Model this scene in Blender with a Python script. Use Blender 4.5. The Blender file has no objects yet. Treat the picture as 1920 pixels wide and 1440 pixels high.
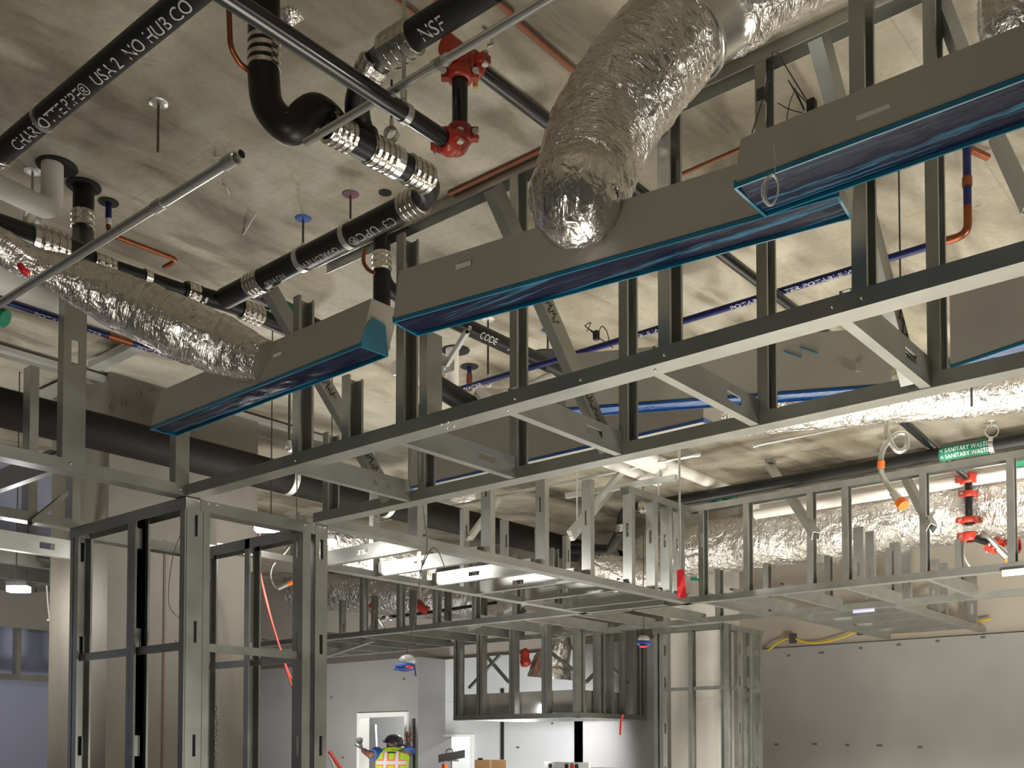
import bpy, bmesh, math, random
from mathutils import Vector as V, Matrix, noise
random.seed(7)
sc = bpy.context.scene
col = sc.collection
# ---------------------------------------------------------------- camera
W_, H_, F_ = 1920.0, 1440.0, 1928.0
CZ = 1.65
YAW = math.radians(39.9)            # heading from +X (building axis) towards +Y
PIT = math.radians(2.0)
CX_, CY_ = 960.0, 1336.0            # optical axis in the frame (shifted lens)
cam_d = bpy.data.cameras.new('camera'); cam = bpy.data.objects.new('camera', cam_d); col.objects.link(cam)
cam_d.sensor_width = 36; cam_d.lens = 36 * F_ / W_
cam_d.shift_x = 0; cam_d.shift_y = (CY_ - 720) / W_
cam.location = (0, 0, CZ); cam.rotation_euler = (math.pi / 2 + PIT, 0, YAW - math.pi / 2)
cam_d.clip_start = 0.05
sc.camera = cam
# ---------------------------------------------------------------- exposure, world, lamps
sc.view_settings.view_transform = 'Standard'; sc.view_settings.look = 'None'
sc.view_settings.gamma = 1; sc.view_settings.exposure = 0.0; sc.view_settings.use_curve_mapping = False
wd = bpy.data.worlds.new('world'); sc.world = wd; wd.use_nodes = True
bg = wd.node_tree.nodes['Background']; bg.inputs[0].default_value = (0.95, 0.93, 0.86, 1); bg.inputs[1].default_value = 0.05

def area(name, loc, tgt, size, power, color=(1, .955, .84), sy=None, spread=125):
    l = bpy.data.lights.new(name, 'AREA'); l.energy = power; l.size = size; l.color = color
    l.spread = math.radians(spread)
    if sy: l.shape = 'RECTANGLE'; l.size_y = sy
    o = bpy.data.objects.new(name, l); col.objects.link(o); o.location = loc
    o.rotation_euler = (V(tgt) - V(loc)).to_track_quat('-Z', 'Y').to_euler()
    return o
def point(name, loc, power, color=(1, .97, .92), r=.06):
    l = bpy.data.lights.new(name, 'POINT'); l.energy = power; l.color = color; l.shadow_soft_size = r
    o = bpy.data.objects.new(name, l); col.objects.link(o); o.location = loc
# unseen fill lights added to brighten slab, steel, ducts and walls
area('fill_light_right', (5.0, -2.2, 1.0), (5.6, 0.6, 4.1), .8, 82)
area('fill_light_duct', (5.6, 0.4, 1.2), (8.7, 1.8, 3.6), .5, 72, spread=80)
area('fill_light_near', (-.9, 1.3, .5), (1.9, 2.3, 4.1), 1.2, 20)
area('fill_light_under', (3.0, 1.6, .12), (2.9, 1.7, 4.1), 1.6, 52, spread=150)
area('fill_light_mid', (4.6, 2.4, .3), (5.2, 3.0, 4.1), 1.2, 26)
area('fill_light_far', (7.2, 2.2, .9), (7.6, 3.4, 4.1), .8, 27)
area('fill_light_main', (6.6, 5.6, .4), (6.9, 5.9, 4.1), .8, 46, spread=110)
area('flood_lamp_doors', (8.3, 6.3, 1.9), (9.8, 8.3, 1.3), .4, 34, (1, 1, 1))  # stands in for the tripod light's beam on the back wall
area('fill_light_back', (6.6, 9.2, .9), (9.3, 11.2, 1.9), .6, 50, (1, .98, .95))
area('fill_light_left', (1.2, 7.2, .8), (2.5, 8.4, 4.0), .6, 60)
# unseen fill lights added to brighten the floor mirrored in the steel
area('floor_fill_a', (7.7, 3.4, 2.72), (7.8, 3.4, 0), .9, 230, spread=140)
area('floor_fill_b', (7.7, 1.0, 2.72), (7.8, 1.0, 0), .9, 72, spread=110)
point('room_lamp_beyond', (11.2, 11.2, 2.3), 150, (1, 1, 1))
point('room_lamp_beyond_b', (11.2, 8.7, 2.3), 60, (1, 1, 1))
# ---------------------------------------------------------------- projection helpers (pixel -> ray -> real plane)
Fw = V((math.cos(YAW), math.sin(YAW), 0)); Rt = V((math.sin(YAW), -math.cos(YAW), 0))
C0 = V((0, 0, CZ))
def ray(x, y):
    a, b, c = (x - CX_), -(y - CY_), F_
    f = c * math.cos(PIT) - b * math.sin(PIT); u = c * math.sin(PIT) + b * math.cos(PIT)
    return Fw * f + Rt * a + V((0, 0, u))
def PZ(x, y, z): r = ray(x, y); return C0 + r * ((z - CZ) / r.z)
def PX(x, y, X): r = ray(x, y); return C0 + r * (X / r.x)
def PY(x, y, Y): r = ray(x, y); return C0 + r * (Y / r.y)
def PD(x, y, d): r = ray(x, y); return C0 + r * (d / r.dot(Fw))
def proj(p):
    q = p - C0; f = q.dot(Fw); a = q.dot(Rt); u = q.z
    c = f * math.cos(PIT) + u * math.sin(PIT); b = -f * math.sin(PIT) + u * math.cos(PIT)
    return (CX_ + F_ * a / c, CY_ - F_ * b / c)
X_, Y_, Z_ = V((1, 0, 0)), V((0, 1, 0)), V((0, 0, 1))
# ---------------------------------------------------------------- materials
M = {}
def mat(name, base, rough=.5, metal=0, **k):
    m = bpy.data.materials.new(name); m.use_nodes = True; nt = m.node_tree; b = nt.nodes['Principled BSDF']
    b.inputs['Base Color'].default_value = (*base, 1); b.inputs['Roughness'].default_value = rough; b.inputs['Metallic'].default_value = metal
    if k.get('emit'): b.inputs['Emission Color'].default_value = (*k['emit'], 1); b.inputs['Emission Strength'].default_value = k.get('es', 1)
    if 'spec' in k: b.inputs['Specular IOR Level'].default_value = k['spec']
    if k.get('coat'): b.inputs['Coat Weight'].default_value = k['coat']; b.inputs['Coat Roughness'].default_value = .08
    if k.get('alpha'): b.inputs['Alpha'].default_value = k['alpha']
    if k.get('trans'): b.inputs['Transmission Weight'].default_value = k['trans']
    N, Lk = nt.nodes, nt.links
    tc = N.new('ShaderNodeTexCoord')
    if k.get('var'):            # colour variation: (second colour, scale, lo, hi)
        c2, s, lo, hi = k['var']
        mp = N.new('ShaderNodeMapping'); mp.inputs['Scale'].default_value = k.get('vs', (1, 1, 1)); Lk.new(tc.outputs['Object'], mp.inputs[0])
        mp.inputs['Rotation'].default_value = (0, 0, k.get('vr', 0))
        n = N.new('ShaderNodeTexNoise'); n.inputs['Scale'].default_value = s; n.inputs['Detail'].default_value = k.get('vd', 6); n.inputs['Roughness'].default_value = .6
        n.inputs['Distortion'].default_value = k.get('vdist', 0)
        Lk.new(mp.outputs[0], n.inputs[0])
        r = N.new('ShaderNodeValToRGB'); r.color_ramp.elements[0].position = lo; r.color_ramp.elements[1].position = hi
        r.color_ramp.elements[0].color = (*base, 1); r.color_ramp.elements[1].color = (*c2, 1)
        Lk.new(n.outputs['Fac'], r.inputs[0]); Lk.new(r.outputs[0], b.inputs['Base Color'])
        m['_col'] = 1
        k['_r'] = r
    if k.get('rv'):
        n = N.new('ShaderNodeTexNoise'); n.inputs['Scale'].default_value = k['rv'][0]; n.inputs['Detail'].default_value = 4
        mp = N.new('ShaderNodeMapping'); mp.inputs['Scale'].default_value = k.get('rs', (1, 1, 1)); Lk.new(tc.outputs['Object'], mp.inputs[0]); Lk.new(mp.outputs[0], n.inputs[0])
        r = N.new('ShaderNodeMapRange'); r.inputs['To Min'].default_value = k['rv'][1]; r.inputs['To Max'].default_value = k['rv'][2]
        Lk.new(n.outputs['Fac'], r.inputs['Value']); Lk.new(r.outputs[0], b.inputs['Roughness'])
    if k.get('bump'):           # list of (scale, strength distance, detail, stretch, distortion)
        prev = None
        for (s, d, det, st, dist) in k['bump']:
            mp = N.new('ShaderNodeMapping'); mp.inputs['Scale'].default_value = st; Lk.new(tc.outputs['Object'], mp.inputs[0])
            n = N.new('ShaderNodeTexNoise'); n.inputs['Scale'].default_value = s; n.inputs['Detail'].default_value = det; n.inputs['Distortion'].default_value = dist
            Lk.new(mp.outputs[0], n.inputs[0])
            bp = N.new('ShaderNodeBump'); bp.inputs['Strength'].default_value = k.get('bs', 1.0); bp.inputs['Distance'].default_value = d
            src = n.outputs['Fac']
            if k.get('ridge'):
                a = N.new('ShaderNodeMath'); a.operation = 'SUBTRACT'; a.inputs[1].default_value = .5; Lk.new(src, a.inputs[0])
                c = N.new('ShaderNodeMath'); c.operation = 'ABSOLUTE'; Lk.new(a.outputs[0], c.inputs[0]); src = c.outputs[0]
            Lk.new(src, bp.inputs['Height'])
            if prev: Lk.new(prev.outputs[0], bp.inputs['Normal'])
            prev = bp
        Lk.new(prev.outputs[0], b.inputs['Normal'])
    M[name] = m
    return m
mat('steel', (.35, .355, .33), .33, .84, var=((.43, .435, .41), 5, .35, .7), vd=2, rv=(5, .29, .37))
mat('steel_far', (.36, .365, .34), .33, .85, var=((.44, .445, .42), 9, .35, .7), vd=2)
mat('emt', (.74, .74, .72), .28, .95)
mat('strut', (.62, .63, .61), .5, .85)
mat('stainless', (.70, .67, .62), .22, 1, bump=[(40, .002, 2, (1, 1, 1), 0)])
mat('cast_iron', (.010, .010, .010), .42, 0, spec=.35, bump=[(60, .0006, 3, (1, 1, 1), 0)])
mat('black_pipe', (.010, .011, .012), .28, 0, coat=.3)
mat('rubber_insulation', (.008, .0065, .006), .7, 0, spec=.2, bump=[(30, .004, 3, (1, 1, 1), 0)])
mat('copper', (.34, .11, .05), .38, .8, var=((.20, .06, .03), 12, .3, .7))
mat('red_paint', (.42, .035, .02), .38, 0, coat=.3)
mat('blue_label', (.006, .010, .10), .4)
mat('white_wrap', (.80, .77, .73), .55, 0, bump=[(6, .01, 2, (1, 1, 1), 0)])
mat('pipe_print', (.36, .36, .35), .7)
mat('white_print', (.75, .75, .75), .6)
mat('green_label', (.01, .17, .10), .4)
mat('foil', (.86, .82, .79), .20, 1, bump=[(9, .018, 2, (1, 1, 1), .9), (30, .004, 3, (1, 1, 1), .6)], ridge=True)
mat('foil_soft', (.84, .81, .78), .27, 1, bump=[(7, .03, 2, (1, 1, 1), .8), (22, .008, 3, (1, 1, 1), .6)], ridge=True)
mat('foil_smooth', (.42, .39, .34), .38, .85, bump=[(9, .006, 3, (1, 1, 1), .4)])
mat('plenum', (.41, .385, .335), .45, .25, bump=[(2, .004, 1, (1, 1, 1), 0)])
mat('plenum_far', (.27, .26, .24), .5, .3)
mat('film', (.003, .005, .022), .28, 0, spec=.12, coat=.06, var=((.06, .24, .40), 6, .58, .78), vs=(9, .16, 9), bump=[(9, .004, 3, (9, .16, 9), .3)], ridge=True)  # lighter blue streaks paint highlights into the film colour
mat('film_blue', (.01, .07, .25), .14, 0, coat=.6, bump=[(18, .008, 3, (2, .2, 2), .5)], ridge=True)
mat('tape', (.0, .13, .22), .3, 0, coat=.5)
mat('tape_smear', (.02, .16, .24), .35, 0, alpha=.75)
mat('blue_paint', (.025, .07, .28), .7)
mat('purple_paint', (.13, .06, .09), .8)
mat('pipe_dark', (.10, .10, .10), .8)
mat('black_mark', (.01, .01, .01), .9)
mat('rust_mark', (.10, .065, .045), .85)
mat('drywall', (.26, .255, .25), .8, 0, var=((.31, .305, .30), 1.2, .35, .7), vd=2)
mat('drywall_lit', (.50, .51, .51), .8, 0, var=((.58, .59, .6), 1.0, .35, .7), vd=2)  # lighter copy of drywall, brightness of the lit walls put into its colour
mat('wall_beige', (.38, .34, .29), .85)
mat('wall_blue', (.30, .32, .46), .8)
mat('white_frame', (.80, .79, .76), .5)
mat('floor_mat', (.42, .40, .37), .6, 0, var=((.55, .53, .49), .8, .3, .7))
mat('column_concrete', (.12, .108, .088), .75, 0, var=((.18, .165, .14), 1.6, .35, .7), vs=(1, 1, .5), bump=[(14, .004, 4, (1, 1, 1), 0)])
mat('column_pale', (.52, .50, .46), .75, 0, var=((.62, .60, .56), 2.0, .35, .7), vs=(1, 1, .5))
mat('yellow', (.55, .38, .05), .5)
mat('yellow_cap', (.75, .50, .03), .45)
mat('orange', (.85, .16, .02), .4)
mat('red_plastic', (.62, .01, .02), .35, 0, coat=.4)
mat('hose', (.55, .55, .52), .3, .85, bump=[(120, .002, 1, (1, 1, 1), 0)])
mat('wire', (.05, .045, .04), .6)
mat('wire_white', (.6, .58, .55), .5)
mat('wire_red', (.70, .10, .07), .5)
mat('lavender', (.45, .45, .75), .4)
mat('lamp', (1, 1, 1), .4, 0, emit=(1, .97, .92), es=18)
mat('lamp_body', (.05, .05, .05), .5)
mat('skin', (.13, .06, .035), .55)
mat('skin_light', (.20, .09, .055), .55)
mat('helmet', (.012, .009, .012), .3, 0, coat=.5)
mat('vest', (.38, .58, .03), .6)
mat('vest_orange', (.75, .19, .06), .6)
mat('vest_band', (.60, .55, .55), .4)
mat('shirt', (.015, .07, .26), .7)
mat('trousers', (.03, .04, .07), .8)
mat('boot', (.05, .035, .02), .7)
mat('cardboard', (.40, .24, .12), .8)
mat('panel_white', (.60, .64, .67), .6)
mat('glove', (.06, .06, .06), .7)
mat('plastic_clear', (.55, .55, .52), .15, 0, alpha=.55, coat=.5)
mat('label_paper', (.60, .57, .54), .6)
mat('firestop', (.20, .07, .035), .7)
mat('wood', (.55, .40, .2), .6)
# the slab: board-marked concrete with damp stains, pale cement smears and panel seams
def slab_material():
    m = bpy.data.materials.new('slab_concrete'); m.use_nodes = True; N, L = m.node_tree.nodes, m.node_tree.links
    b = N['Principled BSDF']; b.inputs['Roughness'].default_value = .8
    tc = N.new('ShaderNodeTexCoord')
    def nz(scale, det, st, rot=0, dist=0.0):
        mp = N.new('ShaderNodeMapping'); mp.inputs['Scale'].default_value = st; mp.inputs['Rotation'].default_value = (0, 0, rot); L.new(tc.outputs['Object'], mp.inputs[0])
        n = N.new('ShaderNodeTexNoise'); n.inputs['Scale'].default_value = scale; n.inputs['Detail'].default_value = det; n.inputs['Distortion'].default_value = dist
        L.new(mp.outputs[0], n.inputs[0]); return n.outputs['Fac']
    def ramp(src, stops):
        r = N.new('ShaderNodeValToRGB'); e = r.color_ramp.elements
        e[0].position, e[0].color = stops[0][0], (*stops[0][1], 1); e[1].position, e[1].color = stops[-1][0], (*stops[-1][1], 1)
        for p, c in stops[1:-1]: x = e.new(p); x.color = (*c, 1)
        L.new(src, r.inputs[0]); return r.outputs[0]
    def mix(fac, a, c, typ='MIX'):
        x = N.new('ShaderNodeMix'); x.data_type = 'RGBA'; x.blend_type = typ
        if isinstance(fac, float): x.inputs[0].default_value = fac
        else: L.new(fac, x.inputs[0])
        L.new(a, x.inputs[6]); L.new(c, x.inputs[7]); return x.outputs[2]
    base = ramp(nz(1.5, 7, (1, 1, 1), 0, .6), [(.30, (.225, .195, .145)), (.5, (.29, .26, .205)), (.68, (.39, .355, .295))])
    streak = ramp(nz(2.3, 6, (.55, 1.7, 1), math.radians(50), .9), [(.38, (.50, .47, .42)), (.47, (.84, .83, .80)), (.60, (1.10, 1.10, 1.08))])
    c1 = mix(.85, base, streak, 'MULTIPLY')
    smear = ramp(nz(.55, 3, (1, 1, 1), .4, 1.0), [(.54, (0, 0, 0)), (.57, (1, 1, 1))])
    pale = N.new('ShaderNodeRGB'); pale.outputs[0].default_value = (.40, .38, .32, 1)
    sm = N.new('ShaderNodeMath'); sm.operation = 'MULTIPLY'; sm.inputs[1].default_value = .55; L.new(smear, sm.inputs[0])
    c2 = mix(sm.outputs[0], c1, pale.outputs[0])
    spots = ramp(nz(5.5, 3, (1, 1, 1), 0, .3), [(.72, (1, 1, 1)), (.80, (.45, .40, .36))])
    c3 = mix(.8, c2, spots, 'MULTIPLY')
    fine = ramp(nz(40, 3, (1, 1, 1)), [(.35, (.9, .9, .9)), (.65, (1.08, 1.08, 1.08))])
    c4 = mix(.6, c3, fine, 'MULTIPLY')
    br = N.new('ShaderNodeTexBrick'); br.inputs['Scale'].default_value = 1; br.inputs['Brick Width'].default_value = 2.44; br.inputs['Row Height'].default_value = 1.22
    br.inputs['Mortar Size'].default_value = .004; br.inputs['Mortar Smooth'].default_value = .3
    br.inputs[1].default_value = (1, 1, 1, 1); br.inputs[2].default_value = (.97, .97, .97, 1); br.inputs[3].default_value = (.84, .82, .78, 1)
    L.new(tc.outputs['Object'], br.inputs[0])
    c5 = mix(.9, c4, br.outputs[0], 'MULTIPLY')
    L.new(c5, b.inputs['Base Color'])
    bp = N.new('ShaderNodeBump'); bp.inputs['Distance'].default_value = .006; L.new(nz(7, 6, (1, 1, 1)), bp.inputs['Height']); L.new(bp.outputs[0], b.inputs['Normal'])
    M['slab'] = m
slab_material()
def foil_material(name, base, rough, fine, coarse):
    m = bpy.data.materials.new(name); m.use_nodes = True; N, L = m.node_tree.nodes, m.node_tree.links; b = N['Principled BSDF']
    b.inputs['Metallic'].default_value = 1; b.inputs['Base Color'].default_value = (*base, 1)
    uv = N.new('ShaderNodeUVMap'); uv.uv_map = 'wrap'; prev = None
    def nz(sc, st, det, dist):
        mp = N.new('ShaderNodeMapping'); mp.inputs['Scale'].default_value = st; L.new(uv.outputs[0], mp.inputs[0])
        n = N.new('ShaderNodeTexNoise'); n.inputs['Scale'].default_value = sc; n.inputs['Detail'].default_value = det; n.inputs['Distortion'].default_value = dist; L.new(mp.outputs[0], n.inputs[0]); return n.outputs['Fac']
    for sc, st, det, dist, d, ridge in ((9, (1, .8, 1), 2, .6, coarse, True), (34, (2.2, .45, 1), 3, .5, fine, True), (17, None, 3, .8, coarse * .55, True)):
        if st: h = nz(sc, st, det, dist)
        else:
            tc = N.new('ShaderNodeTexCoord'); n = N.new('ShaderNodeTexNoise'); n.inputs['Scale'].default_value = sc; n.inputs['Detail'].default_value = det; n.inputs['Distortion'].default_value = dist; L.new(tc.outputs['Object'], n.inputs[0]); h = n.outputs['Fac']
        if ridge:
            s_ = N.new('ShaderNodeMath'); s_.operation = 'SUBTRACT'; s_.inputs[1].default_value = .5; L.new(h, s_.inputs[0]); q = N.new('ShaderNodeMath'); q.operation = 'ABSOLUTE'; L.new(s_.outputs[0], q.inputs[0]); h = q.outputs[0]
        bp = N.new('ShaderNodeBump'); bp.inputs['Distance'].default_value = d; L.new(h, bp.inputs['Height'])
        if prev: L.new(prev.outputs[0], bp.inputs['Normal'])
        prev = bp
    L.new(prev.outputs[0], b.inputs['Normal'])
    r = N.new('ShaderNodeMapRange'); r.inputs['To Min'].default_value = rough - .06; r.inputs['To Max'].default_value = rough + .14; L.new(nz(5, (1, 1, 1), 2, 0), r.inputs['Value']); L.new(r.outputs[0], b.inputs['Roughness'])
    M[name] = m
foil_material('foil', (.84, .80, .76), .24, .008, .022)
foil_material('foil_soft', (.84, .81, .78), .30, .012, .05)
# ---------------------------------------------------------------- mesh builder
ORG = {}
class MB:
    def __init__(s): s.v, s.f, s.s = [], [], []
    def add(s, vs, fs, sm=False):
        k = len(s.v); s.v += [V(p) for p in vs]; s.f += [[i + k for i in f] for f in fs]; s.s += [sm] * len(fs); return s
    def box(s, o, a, b, c):
        o, a, b, c = V(o), V(a), V(b), V(c)
        vs = [o, o + a, o + a + b, o + b, o + c, o + a + c, o + a + b + c, o + b + c]
        fs = [(0, 3, 2, 1), (4, 5, 6, 7), (0, 1, 5, 4), (1, 2, 6, 5), (2, 3, 7, 6), (3, 0, 4, 7)]
        if a.cross(b).dot(c) < 0: fs = [f[::-1] for f in fs]
        return s.add(vs, fs)
    def cbox(s, c, sx, sy, sz): return s.box(V(c) - V((sx, sy, sz)) / 2, (sx, 0, 0), (0, sy, 0), (0, 0, sz))
    def bar(s, p0, p1, w, h, up=Z_):
        p0, p1 = V(p0), V(p1); d = (p1 - p0).normalized(); sd = d.cross(up)
        sd = sd.normalized() if sd.length > 1e-4 else d.cross(X_).normalized(); u = sd.cross(d).normalized()
        return s.box(p0 - sd * w / 2 - u * h / 2, p1 - p0, sd * w, u * h)
    def tube(s, pts, r, n=14, caps=True, sm=True):
        pts = [V(p) for p in pts]; m = len(pts); rs = r if isinstance(r, (list, tuple)) else [r] * m
        T = []
        for i in range(m):
            a = pts[max(i - 1, 0)]; b = pts[min(i + 1, m - 1)]; t = (b - a)
            T.append(t.normalized() if t.length > 1e-9 else (T[-1] if T else X_))
        u = T[0].orthogonal().normalized(); vs = []
        for i in range(m):
            u = (u - T[i] * u.dot(T[i])); u = u.normalized() if u.length > 1e-6 else T[i].orthogonal().normalized()
            w = T[i].cross(u)
            for k in range(n):
                a = 2 * math.pi * k / n; vs.append(pts[i] + (u * math.cos(a) + w * math.sin(a)) * rs[i])
        fs = [(i * n + k, i * n + (k + 1) % n, (i + 1) * n + (k + 1) % n, (i + 1) * n + k) for i in range(m - 1) for k in range(n)]
        s.add(vs, fs, sm)
        if caps:
            s.add(vs[:n], [list(range(n))[::-1]]); s.add(vs[-n:], [list(range(n))])
        return s
    def lathe(s, p0, ax, prof, n=20, sm=False):      # prof: list of (distance along axis, radius)
        p0, ax = V(p0), V(ax).normalized(); u = ax.orthogonal().normalized(); w = ax.cross(u)
        vs = [p0 + ax * z + (u * math.cos(2 * math.pi * k / n) + w * math.sin(2 * math.pi * k / n)) * r for z, r in prof for k in range(n)]
        fs = [(i * n + k, i * n + (k + 1) % n, (i + 1) * n + (k + 1) % n, (i + 1) * n + k) for i in range(len(prof) - 1) for k in range(n)]
        return s.add(vs, fs, sm)
    def ball(s, c, rx, ry=None, rz=None, n=12, m=8, ax=None):
        ry = ry or rx; rz = rz or rx; c = V(c); a = ax or (X_, Y_, Z_); vs = []; fs = []
        for i in range(m + 1):
            t = math.pi * i / m
            for k in range(n):
                p = 2 * math.pi * k / n; vs.append(c + a[0] * (rx * math.sin(t) * math.cos(p)) + a[1] * (ry * math.sin(t) * math.sin(p)) + a[2] * (rz * math.cos(t)))
        for i in range(m):
            for k in range(n): fs.append((i * n + k, (i + 1) * n + k, (i + 1) * n + (k + 1) % n, i * n + (k + 1) % n))
        return s.add(vs, fs, True)
    def poly(s, pts, off):                            # flat outline extruded by off
        n = len(pts); pts = [V(p) for p in pts]; off = V(off)
        return s.add(pts + [p + off for p in pts], [list(range(n)), list(range(n, 2 * n))[::-1]] + [(i, i + n, (i + 1) % n + n, (i + 1) % n) for i in range(n)])
    def stud(s, p0, p1, w, o, W=.092, F=.04, holes=None, lip=.009, t=.002):
        p0, p1, w, o = V(p0), V(p1), V(w).normalized(), V(o).normalized(); L = (p1 - p0).length; d = (p1 - p0) / L
        hs = [] if not holes else [h for h in holes if .08 < h < L - .08]
        if not hs: s.box(p0, d * L, w * W, o * t)
        else:
            c, hw, hl = 0, W * .2, .05
            for h in hs:
                s.box(p0 + d * c, d * (h - hl - c), w * W, o * t)
                s.box(p0 + d * (h - hl), d * 2 * hl, w * (W / 2 - hw), o * t)
                s.box(p0 + d * (h - hl) + w * (W / 2 + hw), d * 2 * hl, w * (W / 2 - hw), o * t)
                s.box(p0 + d * (h - hl) + w * (W / 2 - hw), d * 2 * hl, w * .003, o * .008)
                s.box(p0 + d * (h - hl) + w * (W / 2 + hw - .003), d * 2 * hl, w * .003, o * .008)
                c = h + hl
            s.box(p0 + d * c, d * (L - c), w * W, o * t)
        s.box(p0 + o * t, d * L, w * t, o * (F - t)); s.box(p0 + o * t + w * (W - t), d * L, w * t, o * (F - t))
        if lip: s.box(p0 + o * (F - t) + w * t, d * L, w * lip, o * t); s.box(p0 + o * (F - t) + w * (W - t - lip), d * L, w * lip, o * t)
        return s
    def build(s, name, m, parent=None, **tg):
        org = ORG.get(parent, V((0, 0, 0))) if parent else None
        if org is None:
            mn = V([min(p[i] for p in s.v) for i in range(3)]); mx = V([max(p[i] for p in s.v) for i in range(3)])
            org = (mn + mx) / 2; org.z = mn.z
            if tg.get('kind') == 'structure': org = V((0, 0, 0))
        me = bpy.data.meshes.new(name); me.from_pydata([tuple(p - org) for p in s.v], [], s.f)
        me.polygons.foreach_set('use_smooth', s.s); me.materials.append(M[m] if isinstance(m, str) else m); me.update()
        o = bpy.data.objects.new(name, me); col.objects.link(o)
        if parent: o.parent = parent; ORG[o] = org
        else: o.location = org; ORG[o] = org
        for k2, v2 in tg.items(): o[k2] = v2
        return o
def thing(name, label, cat, loc, group=None):
    o = bpy.data.objects.new(name, None); col.objects.link(o); o.location = V(loc); ORG[o] = V(loc); o.empty_display_size = .1
    o['label'] = label; o['category'] = cat
    if group: o['group'] = group
    return o
def fillet(pts, r, seg=6):
    pts = [V(p) for p in pts]; out = [pts[0]]
    for i in range(1, len(pts) - 1):
        a, b, c = pts[i - 1], pts[i], pts[i + 1]; d1 = (a - b); d2 = (c - b); rr = min(r, d1.length * .49, d2.length * .49)
        s, e = b + d1.normalized() * rr, b + d2.normalized() * rr
        for k in range(seg + 1):
            t = k / seg; out.append(s * (1 - t) ** 2 + b * 2 * t * (1 - t) + e * t ** 2)
    out.append(pts[-1]); return out
def smooth(pts, k=6):
    pts = [V(p) for p in pts]; P = [pts[0] * 2 - pts[1]] + pts + [pts[-1] * 2 - pts[-2]]; out = []
    for i in range(1, len(P) - 2):
        a, b, c, d = P[i - 1:i + 3]
        for j in range(k):
            t = j / k; out.append(.5 * ((2 * b) + (c - a) * t + (2 * a - 5 * b + 4 * c - d) * t * t + (3 * b - a - 3 * c + d) * t ** 3))
    out.append(pts[-1]); return out
_TX = {}
def text_geo(s):
    if s not in _TX:
        c = bpy.data.curves.new('t', 'FONT'); c.body = s; c.size = 1; c.resolution_u = 3
        o = bpy.data.objects.new('t', c); col.objects.link(o); dg = bpy.context.evaluated_depsgraph_get(); dg.update()
        me = bpy.data.meshes.new_from_object(o.evaluated_get(dg)); _TX[s] = ([v.co.copy() for v in me.vertices], [list(p.vertices) for p in me.polygons])
        bpy.data.objects.remove(o); bpy.data.curves.remove(c); bpy.data.meshes.remove(me)
    return _TX[s]
def flat_text(mb, s, o, xd, yd, size, sx=1):
    vs, fs = text_geo(s); o, xd, yd = V(o), V(xd).normalized(), V(yd).normalized()
    mb.add([o + xd * p.x * size * sx + yd * p.y * size for p in vs], fs)
def pipe_text(mb, s, a, xd, face, r, size, sx=1):     # writing wrapped on a pipe; a = start on the axis, face = direction its middle faces
    vs, fs = text_geo(s); a, xd = V(a), V(xd).normalized(); face = V(face); face = (face - xd * face.dot(xd)).normalized(); up = face.cross(xd)
    R = r * 1.05
    mb.add([a + xd * p.x * size * sx + (face * math.cos((p.y - .35) * size / r) + up * math.sin((p.y - .35) * size / r)) * R for p in vs], fs)
def coupling(c, ax, r, L, parent, name='hubless_coupling', m='stainless', k=4):
    mb = MB(); ax = V(ax).normalized(); prof = [(-L / 2, r * .9), (-L / 2, r * 1.06)]
    for i in range(k):
        z = -L / 2 + L * (i + .5) / k; h = L / k * .28
        prof += [(z - h, r * 1.08), (z - h * .9, r * 1.17), (z + h * .9, r * 1.17), (z + h, r * 1.08)]
    prof += [(L / 2, r * 1.06), (L / 2, r * .9)]
    mb.lathe(c, ax, prof, 28)
    s = ax.cross(Z_); s = s.normalized() if s.length > .1 else Rt.copy(); q = (s * .8 - Z_ * .6 if abs(ax.z) < .5 else s * .8 - Fw * .6).normalized()
    for i in range(k):
        z = -L / 2 + L * (i + .5) / k; mb.box(V(c) + ax * (z - .006) + q * r * 1.1 - q.cross(ax) * .012, ax * .012, q.cross(ax) * .026, q * .012)
    return mb.build(name, m, parent)
def band(c, ax, r, w, parent, name='pipe_strap', m='emt', f=1.08):
    return MB().lathe(c, ax, [(-w / 2, r * .97), (-w / 2, r * f), (w / 2, r * f), (w / 2, r * .97)], 24).build(name, m, parent)
def victaulic(c, ax, r, parent, w=.05, spin=0):
    mb = MB(); ax = V(ax).normalized(); mb.lathe(c, ax, [(-w / 2, r * .98), (-w / 2, r * 1.35), (-w * .3, r * 1.5), (w * .3, r * 1.5), (w / 2, r * 1.35), (w / 2, r * .98)], 24, True)
    u = (Rt if abs(ax.dot(Rt)) < .85 else Z_); u = (u - ax * u.dot(ax)).normalized(); u = Matrix.Rotation(spin, 3, ax) @ u; k = ax.cross(u)
    for sg in (-1, 1): mb.box(V(c) + u * sg * r * 1.3 - ax * w * .4 - k * r * .45, u * sg * r * .85, ax * w * .8, k * r * .9)
    o = mb.build('grooved_coupling', 'red_paint', parent); b = MB()
    for sg in (-1, 1):
        q = V(c) + u * sg * r * 1.85; b.tube([q - k * r * .75, q + k * r * .75], .006, 8); b.tube([q - k * r * .8, q - k * r * .5], .011, 6); b.tube([q + k * r * .5, q + k * r * .8], .011, 6)
    b.build('bolt', 'emt', o); return o
# ---------------------------------------------------------------- the setting
ZC, Z0 = 4.17, 2.80                 # slab soffit, underside of the dropped framing
S = dict(kind='structure')
MB().box((-5, -6, ZC), (17, 0, 0), (0, 23, 0), (0, 0, .25)).build('ceiling', 'slab', **S)
MB().box((-5, -6, -.1), (17, 0, 0), (0, 23, 0), (0, 0, .1)).build('floor', 'floor_mat', **S)
XA, XB = 9.3, 9.8
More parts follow.
